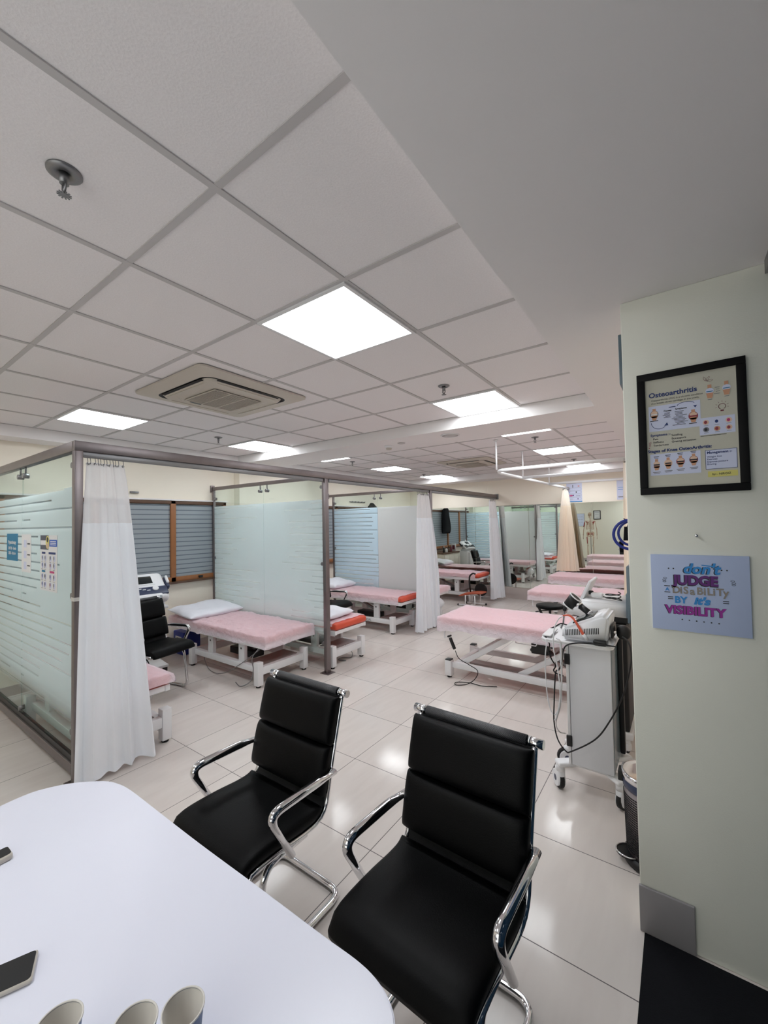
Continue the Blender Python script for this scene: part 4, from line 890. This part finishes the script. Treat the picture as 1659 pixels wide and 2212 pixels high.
# big cone applicator
a = thing('cone_applicator', 'black cone applicator with white rims clamped above the trolley machines', 'applicator', (-.62, 3.0, 1.0))
c0, c1 = onY(1227, 1309, 3.05), onY(1244, 1290, 3.05)
ab(MB().cyl(c0, c1, .034, 'black', 24, .040), 'cup', a); dd = (c1-c0).normalized()
for c, r in ((c0, .035), (c1, .041)):
    e1 = dd.orthogonal().normalized(); e2 = dd.cross(e1); ab(MB().tube([c+(e1*math.cos(k*PI/12)+e2*math.sin(k*PI/12))*r for k in range(24)], .0045, 'whiteplastic', 8, True), 'rim', a)
h0, h1 = onY(1247, 1304, 3.04), onY(1275, 1326, 3.0)
ab(MB().cyl(h0.lerp(h1, .25), h1, .020, 'black', 18), 'handle', a); ab(MB().cyl(h0, h0.lerp(h1, .28), .023, 'chrome', 18).cyl(h0.lerp(h1, .96), h0.lerp(h1, 1.02), .026, 'white', 18), 'clamp', a)
ab(MB().cyl(onY(1222, 1309, 3.05), onY(1219, 1319, 3.05), .012, 'black', 12).tube([onY(1219, 1319, 3.05), onY(1217, 1345, 3.05), Vector((-.69, 3.05, .944))], .0055, 'dullmetal', 8).tube([onY(1270, 1322, 3.01), Vector((-.56, 3.04, 1.0)), Vector((-.56, 3.09, .944))], .008, 'white', 8), 'stem', a)
# loose leads hanging off the trolley
def lead(lab, pts, r, mat, n=9):
    return tag(MB().tube(bez(pts, n), r, mat, 8).build('cable'), lab, 'cable', None)
e = 2.69
lead('black lead looping down the trolley side and back up to the column edge', [onY(1330, 1397, 2.69), onY(1290, 1392, e), onY(1250, 1389, e), onY(1226, 1393, e), onY(1217, 1405, e), onY(1214, 1430, e), onY(1207, 1447, e), onY(1200, 1455, e), onY(1197, 1520, e), onY(1197, 1560, e), onY(1205, 1597, e), onY(1222, 1622, e), onY(1235, 1623, e), onY(1285, 1598, e), onY(1316, 1560, e), onY(1345, 1505, e), onY(1358, 1460, e), onY(1364, 1420, e), onY(1358, 1388, 2.72), onY(1345, 1376, 2.75)], .0042, 'rubber')
lead('pale grey lead hanging in a long loop left of the trolley', [Vector((-.735, 2.72, .95)), onY(1180, 1386, e), onY(1178, 1420, e), onY(1180, 1480, e), onY(1187, 1525, e), onY(1198, 1544, e), onY(1211, 1520, e), onY(1213, 1480, e), onY(1211, 1420, e), onY(1209, 1385, 2.72), Vector((-.64, 2.72, .955))], .0034, 'greyplastic')
lead('mid grey lead hanging close against the trolley door', [Vector((-.645, 2.73, .955)), onY(1212, 1392, e), onY(1214, 1450, e), onY(1211, 1520, e), onY(1201, 1560, e), onY(1208, 1580, e), onY(1221, 1584, 2.73)], .0036, 'tbar')
lead('black lead drooping from the tray corner beside the bed', [Vector((-.72, 2.76, .95)), onY(1187, 1392, 2.75), onY(1184, 1405, 2.75), onY(1192, 1425, 2.75), onY(1200, 1438, 2.75), onY(1196, 1448, 2.75), onY(1203, 1455, 2.75), onY(1217, 1460, 2.75)], .0042, 'rubber')
lead('short black lead lying over the tray behind the coral hose', [Vector((-.735, 2.95, .957)), onY(1200, 1353, 2.96), onY(1212, 1347, 2.97), onY(1226, 1350, 2.98), onY(1238, 1348, 3.0)], .0045, 'rubber')
tag(MB().rbox(onY(1347, 1366, 2.90), (.075, .08, .085), .032, 'black', None, 5).build('cable_plug_cover'), 'rounded black cover behind the vented machine, at the column edge', 'plug cover')
tag(MB().grid(lambda u, v: (-.395+.06*u+.008*math.sin(v*4), 2.70+.2*v+.012*math.sin(u*3), .9555+.012*math.sin(u*7+v*5)**2), 12, 16, 'bag').build('paper_towel'), 'white paper towel on the right corner of the near trolley top', 'paper towel')
# ------------------------------------------------------------------ second trolley with lidded machine
t = thing('machine_trolley', 'black bodied trolley behind the near one, mostly hidden by the column', 'trolley', (-.50, 3.62, 0))
ab(MB().bx(-.68, -.33, 3.42, 3.82, .17, .935, 'black', .01), 'cabinet', t); ab(MB().bx(-.70, -.31, 3.40, 3.84, .12, .17, 'white', .01), 'wheel_base', t)
for x in (-.66, -.35):
    for y in (3.44, 3.80): caster(t, x, y, .10, 'whiteplastic', 1)
t = thing('lidded_machine', 'white machine with a raised flat screen, standing behind the vented one', 'therapy machine', (-.52, 3.6, .9365))
bm = bmesh.new(); pl = [(-.735, .985), (-.60, .955), (-.48, .958), (-.455, .985), (-.30, .985), (-.30, 1.075), (-.62, 1.085), (-.66, 1.06)]
va = [bm.verts.new((x, 3.40, z)) for x, z in pl]; f = bm.faces.new(va); r = bmesh.ops.extrude_face_region(bm, geom=[f])
for v in [g_ for g_ in r['geom'] if isinstance(g_, bmesh.types.BMVert)]: v.co.y = 3.85
bmesh.ops.recalc_face_normals(bm, faces=bm.faces); bmesh.ops.bevel(bm, geom=[e_ for e_ in bm.edges if e_.calc_face_angle(0) > .25], offset=.010, segments=3, affect='EDGES')
ab(MB().bm(bm, 'whiteplastic'), 'housing', t); ab(MB().bx(-.46, -.315, 3.43, 3.80, .9375, .984, 'black', .004), 'plinth', t)
p0 = onY(1247, 1316, 3.55); p1 = onY(1277, 1256, 3.55); L = (p1-p0).length; ang = math.atan2(p1.z-p0.z, p1.x-p0.x)
p0 = p0+Vector((0, 0, .012)); T = Matrix.Translation((p0+p1)/2+Vector((0, .10, 0))) @ Matrix.Rotation(-ang, 4, 'Y')
sc = ab(MB().rbox((0, 0, 0), (L, .30, .022), .006, 'greyplastic', T), 'screen_lid', t); ab(MB().rbox((0, 0, .0118), (L*.85, .26, .003), .001, 'screen', T), 'screen', sc)
ab(MB().bx(-.325, -.298, 3.38, 3.86, .99, 1.16, 'blueglass', .004), 'side_guard', t)
a = thing('hand_transducer', 'small white hand unit with coiled black cable on the lidded machine', 'hand unit', (-.5, 3.5, 1.08))
q = onY(1290, 1292, 3.55); q.z = 1.112
ab(MB().rbox(q, (.085, .055, .035), .014, 'whiteplastic', Matrix.Identity(4), 4), 'body', a); ab(MB().rbox(q+Vector((-.045, .02, .012)), (.035, .03, .03), .008, 'black'), 'plug', a)
cb = [q+Vector((.04, 0, -.01))]+[Vector((-.42+.05*math.cos(k*.9)+.006*k*0, 3.52+.06*math.sin(k*.9), 1.090+.0035*k)) for k in range(16)]
ab(MB().tube(bez(cb, 5), .0038, 'rubber', 7), 'cable', a)
# stool
t = thing('round_stool', 'round black stool on a chrome post between the right-hand lift beds', 'stool', (-1.40, 5.62, 0))
MB().lathe([(0, .555), (.14, .555), (.165, .562), (.172, .58), (.165, .598), (.13, .606), (0, .608)], mat='leather', n=32).build('seat', t); MB().cyl((0, 0, .10), (0, 0, .556), .018, 'chrome', 14).lathe([(.05, .535), (.05, .554), (0, .555)], mat='blackplastic').build('post', t)
MB().tube([(0, 0, .53), (-.10, -.05, .52), (-.16, -.09, .505)], .007, 'blackplastic', 8).build('lever', t)
for k in range(5):
    a = k*2*PI/5; l = MB().tube([(0, 0, .11), (.14*math.cos(a), .14*math.sin(a), .09), (.25*math.cos(a), .25*math.sin(a), .07)], .016, 'blackplastic', 10).build('leg', t)
    MB().cyl((.25*math.cos(a), .25*math.sin(a), .025), (.25*math.cos(a)+.02, .25*math.sin(a)-.02, .025), .025, 'rubber', 14).cyl((.25*math.cos(a), .25*math.sin(a), .04), (.25*math.cos(a), .25*math.sin(a), .07), .008, 'blackplastic', 8).build('wheel', l)
# pedal bin
bx_, by_ = -.158, 2.435; t = thing('pedal_bin', 'perforated steel pedal bin on the floor behind the column edge', 'bin', (bx_, by_, 0))
MB().lathe([(.118, 0), (.124, .004), (.124, .03), (.112, .042)], mat='blackplastic', n=40).build('base', t)
b = MB(); b.lathe([(.106, .04), (.113, .36)], mat='steel', n=40)
for i in range(30):
    for j in range(24):
        a = PI*.55+PI*.95*i/30; r = .107+.0068*j/24; z = .065+.0115*j
        b.box((0, 0, 0), (.004, .0075, .005), 'black', Matrix.Translation((r*math.cos(a), r*math.sin(a), z)) @ Matrix.Rotation(a, 4, 'Z'))
b.build('body', t); MB().lathe([(.1135, .36), (.117, .362), (.117, .40), (.113, .402)], mat='navy', n=40).build('band', t)
MB().lathe([(.116, .402), (.121, .404), (.121, .43), (.114, .436), (.108, .43), (.1, .424), (0, .434)], mat='chrome', n=40).build('lid', t); MB().bx(-.135, -.112, -.03, .03, .37, .42, 'blackplastic', .004).build('hinge', t)
T = Matrix.Rotation(math.radians(205), 4, 'Z'); MB().prism([(.1+.062*math.cos(k*PI/10), .05*math.sin(k*PI/10)) for k in range(20)], .035, .045, 'blackplastic', T).tube([(.1+.062*math.cos(k*PI/10), .05*math.sin(k*PI/10), .046) for k in range(-6, 7)], .004, 'chrome', 6, False, T).build('pedal', t)
# ------------------------------------------------------------------ therapy machines on stands inside the cubicles
def stand_machine(lab, l2, loc, rz, dark, hz, S=1.0):
    t = thing('machine_stand', l2, 'stand', loc, rz); b = MB().bx(-.17, .17, -.15, .15, .10, hz, 'white', .008) if dark == 'black' else MB().bx(-.03, .03, -.03, .03, .1, hz, 'white', .008).bx(-.2, .2, -.17, .17, hz-.03, hz, 'white', .006).bx(-.2, .2, -.17, .17, .10, .13, 'white', .006)
    b.build('column', t)
    if dark == 'black': MB().bx(-.13, -.06, -.153, -.1505, .12, hz-.03, 'tbar', .0005).bx(.06, .13, -.153, -.1505, .12, hz-.03, 'tbar', .0005).build('trim_strip', t)
    for sx in (-1, 1):
        for sy in (-1, 1): MB().cyl((sx*.16, sy*.13, .03), (sx*.16+.025, sy*.13, .03), .03, 'rubber', 14).bx(sx*.16-.01, sx*.16+.035, sy*.13-.02, sy*.13+.02, .05, .10, 'blackplastic', .004).build('caster', t)
    m = thing('therapy_machine', lab, 'therapy machine', (loc[0], loc[1], hz+.0015), rz); T = Matrix.Translation((0, .01, .155)) @ Matrix.Rotation(.62, 4, 'X')
    MB().bx(-.15, .15, -.10, .14, 0, .05, 'greyplastic', .015).bx(-.12, .12, -.02, .12, .05, .17, 'greyplastic', .02).build('foot', m)
    MB().rbox((0, 0, 0), (.36, .36, .10), .045, 'whiteplastic', T, 5).build('housing', m)
    MB().rbox((0, .06, .049), (.17, .13, .012), .004, 'whiteplastic', T).rbox((0, .06, .055), (.135, .10, .006), .002, 'screen', T).build('screen', m)
    q = MB().rbox((0, -.088, .046), (.345, .11, .02), .009, dark if dark != 'black' else 'black', T)
    q.cyl((.07, -.07, .05), (.07, -.07, .068), .026, 'whiteplastic', 20, None, T)
    for k in range(3): q.rbox((-.06+.035*k, -.06-.012*k, .058), (.028, .01, .006), .002, 'whiteplastic', T)
    q.rbox((.0, -.155, .03), (.24, .055, .06), .02, 'whiteplastic', T); q.build('control_panel', m)
    q = MB().rbox((.205, .05, .0), (.03, .14, .05), .012, dark, T).rbox((.21, .07, .03), (.022, .10, .03), .009, 'whiteplastic', T); q.build('applicator_holder', m)
    m.scale = (S, S, S)
    MB().lathe([(.03, .0), (.03, .03), (.012, .05), (.008, .075), (0, .08)], (-.09, .165, .245), 'whiteplastic', 14).build('gel_bottle_cap', m)
stand_machine('white and navy therapy machine with grey screen behind the near cubicle chair', 'white wheeled stand behind the chair by the near curtain', (-5.0, 2.24, 0), PI/2-.15, 'navy', .80, 1.22)
stand_machine('white and black therapy machine on a stand, seen in the left mirrors', 'white wheeled stand with grey strips, seen in the left mirrors', (-4.98, 6.92, 0), PI/2+.35, 'black', .86)
# blue box, coat, hooks
t = thing('blue_box', 'royal blue plastic box on the floor under the head of the window bed', 'box', (-5.50, 3.0, 0)); MB().bx(-.11, .15, -.12, .12, 0, .30, 'blue', .012).build('body', t); MB().bx(-.05, .1, -.1215, -.1205, .13, .24, 'tbar', .0003).bx(-.02, .06, -.122, -.1212, .16, .22, 'inkdark', .0003).build('print', t)
t = thing('coat_hook_rail', 'row of small metal coat hooks on the left wall of the last cubicle', 'hooks', (XL+.001, 6.6, 2.165)); MB().bx(0, .012, 0, .52, -.012, .012, 'dullmetal', .002).build('rail', t)
for k in range(5): MB().tube([(.01, .05+.105*k, 0), (.04, .05+.105*k, -.01), (.045, .05+.105*k, .02)], .004, 'black', 7).build('hook', t)
tag(MB().bx(0, .03, -.05, .05, -.012, .012, 'dullmetal', .003).build('wall_bracket', None, (XL+.001, 2.39, 2.147)), 'small dark metal bracket on the cream wall above the window', 'bracket')
def coatf(a, b, c):
    k = (b+.39)/.78; w = (.55+.75*(1-k)**.7) if k < .9 else .55*(1-(k-.9)*6); return (c*(1+.3*(1-k)), a*w+.02*math.sin(b*9), b)
tag(MB().cushion(.36, .78, .11, 'coat', coatf, 24, 6, .5).build('hanging_coat', None, (XL+.125, 7.22, 1.765)), 'black coat hanging on the left wall, seen in the mirror', 'coat')
# counter under the far window
t = thing('storage_counter', 'low white counter under the far window, seen in the mirror', 'counter', (-5.34, 7.62, 0)); MB().bx(-.26, .20, -.46, .46, 0, .84, 'cream', .004).build('cabinet', t); MB().bx(-.265, .22, -.47, .47, .841, .87, 'darkwood', .004).build('worktop', t)
for k in range(3): d = MB().bx(.2015, .215, -.45+.3*k, -.16+.3*k, .06, .80, 'cream', .003).build('door', t); MB().bx(.216, .23, -.19+.3*k, -.175+.3*k, .38, .5, 'dullmetal', .003).build('handle', d)
for k, (y, h, r, m, nm, lab) in enumerate(((7.85, .16, .03, 'blackplastic', 'bottle', 'dark bottle at the far end of the counter, seen in the mirror'), (7.7, .13, .035, 'whiteplastic', 'bottle', 'white pump bottle on the counter, seen in the mirror'), (7.56, .14, .045, 'darkwood', 'jar', 'brown jar on the counter, seen in the mirror'), (7.42, .17, .03, 'redglow', 'bottle', 'maroon bottle on the counter, seen in the mirror'))):
    b = thing(nm, lab, nm, (-5.26, y, .8705)); MB().lathe([(r*.95, 0), (r, .005), (r, h*.65), (r*.45, h*.8), (r*.4, h*.9)], mat=m, n=16).build('body', b); MB().lathe([(r*.5, h*.86), (r*.5, h), (0, h+.002)], mat='blackplastic' if k != 0 else 'whiteplastic', n=14).build('cap', b)
b = thing('photo_frame', 'small white photo frame on the counter, seen in the mirror', 'photo frame', (-5.26, 7.24, .8705), .4); MB().bx(-.09, .09, -.01, .01, 0, .22, 'whiteplastic', .004).build('frame', b); MB().bx(-.05, .05, .0105, .012, .05, .17, 'redglow').build('picture', b); MB().bx(-.05, .05, -.012, -.0105, .05, .17, 'redglow').build('picture', b)
# exercise device by the last bed
t = thing('leg_exercise_device', 'low orange padded exercise device on a white frame at the last bed foot', 'exercise device', (-3.45, 7.86, 0))
f = MB().tube([(-.26, -.14, .02), (.26, -.14, .02)], .016, 'white', 8).tube([(-.2, .14, .02), (.22, .14, .02)], .016, 'white', 8).tube([(0, -.14, .02), (0, .14, .02)], .016, 'white', 8)
for x, y in ((-.1, -.14), (.1, -.14), (-.1, .14), (.1, .14)): f.tube([(x, y, .02), (x, y, .22)], .013, 'white', 8)
f.build('frame', t)
for x, y in ((-.26, -.14), (.26, -.14), (-.2, .14), (.22, .14)): MB().cyl((x-.012, y, .02), (x+.012, y, .02), .0195, 'rubber', 12).build('end_cap', t)
MB().cushion(.5, .27, .045, 'rust', lambda a, b, c: (a, b, .255+c+.16*a-.35*a*a), 20, 6, .4).build('seat_pad', t)
MB().tube(fillet([(-.05, .0, .27), (-.06, -.02, .45), (-.05, -.03, .60), (.03, -.03, .66), (.08, -.03, .64)], .06, 6), .017, 'blackplastic', 10).build('hook_handle', t)
MB().cyl((.1, .17, .30), (.1, .2, .30), .13, 'black', 20).build('pedal_wheel', t)
# plastic bags at the mid bed foot
for nm, lab, loc, s in (('plastic_bag', 'white plastic bag under the bed foot past the far cubicle curtain', (-3.42, 6.28, .30), (.11, .17, .10)),):
    m = MB(); m.sph((0, 0, 0), 1, 'bag', None, 20); m.v = [Vector((v.x*s[0]*(1+.35*noise.noise(v*2.1)), v.y*s[1]*(1+.35*noise.noise(v*2.3+Vector((4, 0, 0)))), v.z*s[2]*(1+.3*noise.noise(v*3)))) for v in m.v]; tag(m.build(nm, None, loc), lab, 'bag')
# ------------------------------------------------------------------ things on the wall behind the camera (seen in the mirror)
t = thing('whiteboard', 'small whiteboard with handwriting, reflected left of the skeleton', 'whiteboard', (-3.50, YF+.001, 1.43)); MB().bx(-.26, .26, 0, .012, 0, .54, 'tbar', .003).build('frame', t); MB().bx(-.245, .245, .0125, .014, .015, .525, 'paperblue').build('panel', t)
q = MB(); rr = random.Random(8)
for y in (.4, .29, .17):
    for k in range(4):
        xx = -.21+.105*k; q.tube(bez([(xx+.016*j, .0148, y+.02*math.sin(j*2.2+k)*rr.uniform(.4, 1)) for j in range(6)], 3), .0025, 'inkgrey', 5)
q.build('handwriting', t)
t = thing('framed_certificate', 'small black framed certificate, reflected right of the skeleton', 'framed certificate', (-2.765, YF+.001, 1.71)); f = MB()
for a, b, c, d in ((-.135, .135, 0, .025), (-.135, .135, .345, .37), (-.135, -.11, .025, .345), (.11, .135, .025, .345)): f.bx(a, b, 0, .02, c, d, 'frameblk', .002)
f.build('frame', t); MB().bx(-.11, .11, .002, .008, .025, .345, 'paper').build('sheet', t); MB().bx(-.08, .08, .0082, .009, .29, .30, 'inkgrey').bx(-.07, .07, .0082, .009, .22, .225, 'inkgrey').bx(-.07, .07, .0082, .009, .19, .195, 'inkgrey').bx(-.05, .05, .0082, .009, .08, .085, 'inkgrey').build('print', t)
# anatomical skeleton on a stand
sk = thing('anatomy_skeleton', 'anatomical skeleton model on a stand, reflected in the right mirror', 'skeleton model', (-2.98, -.72, 0)); z0 = .22
def part(mb, n, p=None): return mb.build(n, p or sk)
part(MB().cyl((0, -.09, .04), (0, -.09, 1.98), .012, 'dullmetal', 10).tube([(0, -.09, 1.96), (0, -.06, 2.01), (0, 0, 1.99)], .008, 'dullmetal', 8), 'stand_pole')
for k in range(4): a = k*PI/2+.78; part(MB().tube([(0, -.09, .06), (.26*math.cos(a), -.09+.26*math.sin(a), .05)], .013, 'dullmetal', 8).cyl((.26*math.cos(a), -.09+.26*math.sin(a), 0), (.26*math.cos(a), -.09+.26*math.sin(a), .05), .02, 'rubber', 12), 'stand_leg')
h = MB(); h.sph((0, -.01, 1.86+.06), (.072, .092, .085), 'skelbone').sph((0, .055, 1.845+.02), (.048, .045, .05), 'skelbone').rbox((0, .055, 1.795), (.07, .06, .035), .014, 'skelbone')
for s in (-1, 1): h.sph((s*.028, .084, 1.895), (.018, .016, .017), 'black').sph((s*.055, .05, 1.865), (.014, .03, .012), 'skelbone')
h.sph((0, .095, 1.862), (.009, .01, .013), 'black'); part(h, 'skull')
sp_ = MB()
for k in range(24): z = 1.79-.026*k; sp_.rbox((0, -.02-.03*math.sin(k*.26), z), (.036, .034, .018), .006, 'skelbone').tube([(-.026, -.03-.03*math.sin(k*.26), z), (.026, -.03-.03*math.sin(k*.26), z)], .005, 'skelbone', 6)
part(sp_, 'spine')
r_ = MB()
for k in range(10):
    z = 1.63-.032*k; w = .10+.05*math.sin(min(1, k/6)*PI/2); d = .075+.03*math.sin(k*.3)
    for s in (-1, 1): r_.tube([(s*w*math.sin(a), -.035+d*.9-d*math.cos(a), z-.05*(a/PI)) for a in [j*PI*.88/10 for j in range(11)]], .006, 'skelbone', 6)
r_.rbox((0, .125, 1.50), (.03, .012, .17), .005, 'skelbone'); part(r_, 'rib_cage')
c_ = MB()
for s in (-1, 1): c_.tube([(0, .11, 1.64), (s*.09, .09, 1.66), (s*.18, 0, 1.655)], .008, 'skelbone', 7).add([(s*.06, -.09, 1.62), (s*.17, -.06, 1.64), (s*.10, -.10, 1.46)], [(0, 1, 2)], 'skelred').add([(s*.06, -.095, 1.62), (s*.17, -.065, 1.64), (s*.10, -.105, 1.46)], [(2, 1, 0)], 'skelred')
part(c_, 'shoulder_girdle')
pv = MB()
for s in (-1, 1): pv.sph((s*.085, -.01, 1.13), (.065, .03, .085), 'skelbone').tube([(s*.10, .0, 1.06), (s*.06, .05, 1.02), (0, .065, 1.03)], .014, 'skelbone', 8).sph((s*.07, .02, 1.12), (.03, .03, .04), 'skelred')
pv.rbox((0, -.05, 1.12), (.08, .03, .11), .012, 'skelbone'); part(pv, 'pelvis')
def boneb(mb, a, b, r, red=None): mb.cyl(a, b, r, 'skelbone', 8).sph(a, r*1.7, 'skelbone', None, 8).sph(b, r*1.8, 'skelbone', None, 8)
for s in (-1, 1):
    l = MB(); boneb(l, (s*.12, 0, 1.06), (s*.10, .02, .64), .014); boneb(l, (s*.10, .02, .62), (s*.10, -.01, .25), .012); l.cyl((s*.125, .0, .6), (s*.12, -.01, .26), .006, 'skelbone', 6).rbox((s*.10, .05, z0), (.06, .2, .035), .014, 'skelbone')
    l.cyl((s*.128, .02, 1.0), (s*.112, .04, .72), .016, 'skelred' if s < 0 else 'skelbone', 8); part(l, 'leg_bones')
    a_ = MB(); boneb(a_, (s*.19, -.01, 1.63), (s*.235, 0, 1.33), .011); boneb(a_, (s*.235, 0, 1.32), (s*.25, .06, 1.07), .009); a_.cyl((s*.25, .0, 1.31), (s*.265, .06, 1.07), .006, 'skelbone', 6)
    for k in range(5): a_.tube([(s*.255, .045+.012*k, 1.05), (s*.258, .04+.018*k, .96), (s*.255, .045+.018*k, .90+.012*abs(k-2))], .005, 'skelbone', 6)
    if s < 0: a_.cyl((s*.20, .01, 1.6), (s*.235, .02, 1.4), .02, 'skelred', 8)
    part(a_, 'arm_bones')
# ------------------------------------------------------------------ camera, world, output look
cd = bpy.data.cameras.new('camera'); cam = bpy.data.objects.new('camera', cd); COL.objects.link(cam)
cd.sensor_fit = 'HORIZONTAL'; cd.sensor_width = 36; cd.lens = 36*CF/1659; cd.clip_start = .02
Mx = Matrix((CAMR[0], CAMR[1], -CAMR[2])).transposed().to_4x4(); Mx.translation = (0, 0, CH); cam.matrix_world = Mx
SC.camera = cam
w = bpy.data.worlds.new('World'); SC.world = w; w.use_nodes = True; w.node_tree.nodes['Background'].inputs[0].default_value = (1.0, .97, .95, 1); w.node_tree.nodes['Background'].inputs[1].default_value = 1.6
SC.view_settings.view_transform = 'Standard'; SC.view_settings.look = 'None'; SC.view_settings.exposure = EXPO; SC.view_settings.gamma = 1; SC.view_settings.use_curve_mapping = False
SC.cycles.max_bounces = 12; SC.cycles.diffuse_bounces = 10; SC.cycles.transparent_max_bounces = 16; SC.cycles.glossy_bounces = 6; SC.cycles.caustics_reflective = False; SC.cycles.caustics_refractive = False; SC.cycles.sample_clamp_indirect = 6
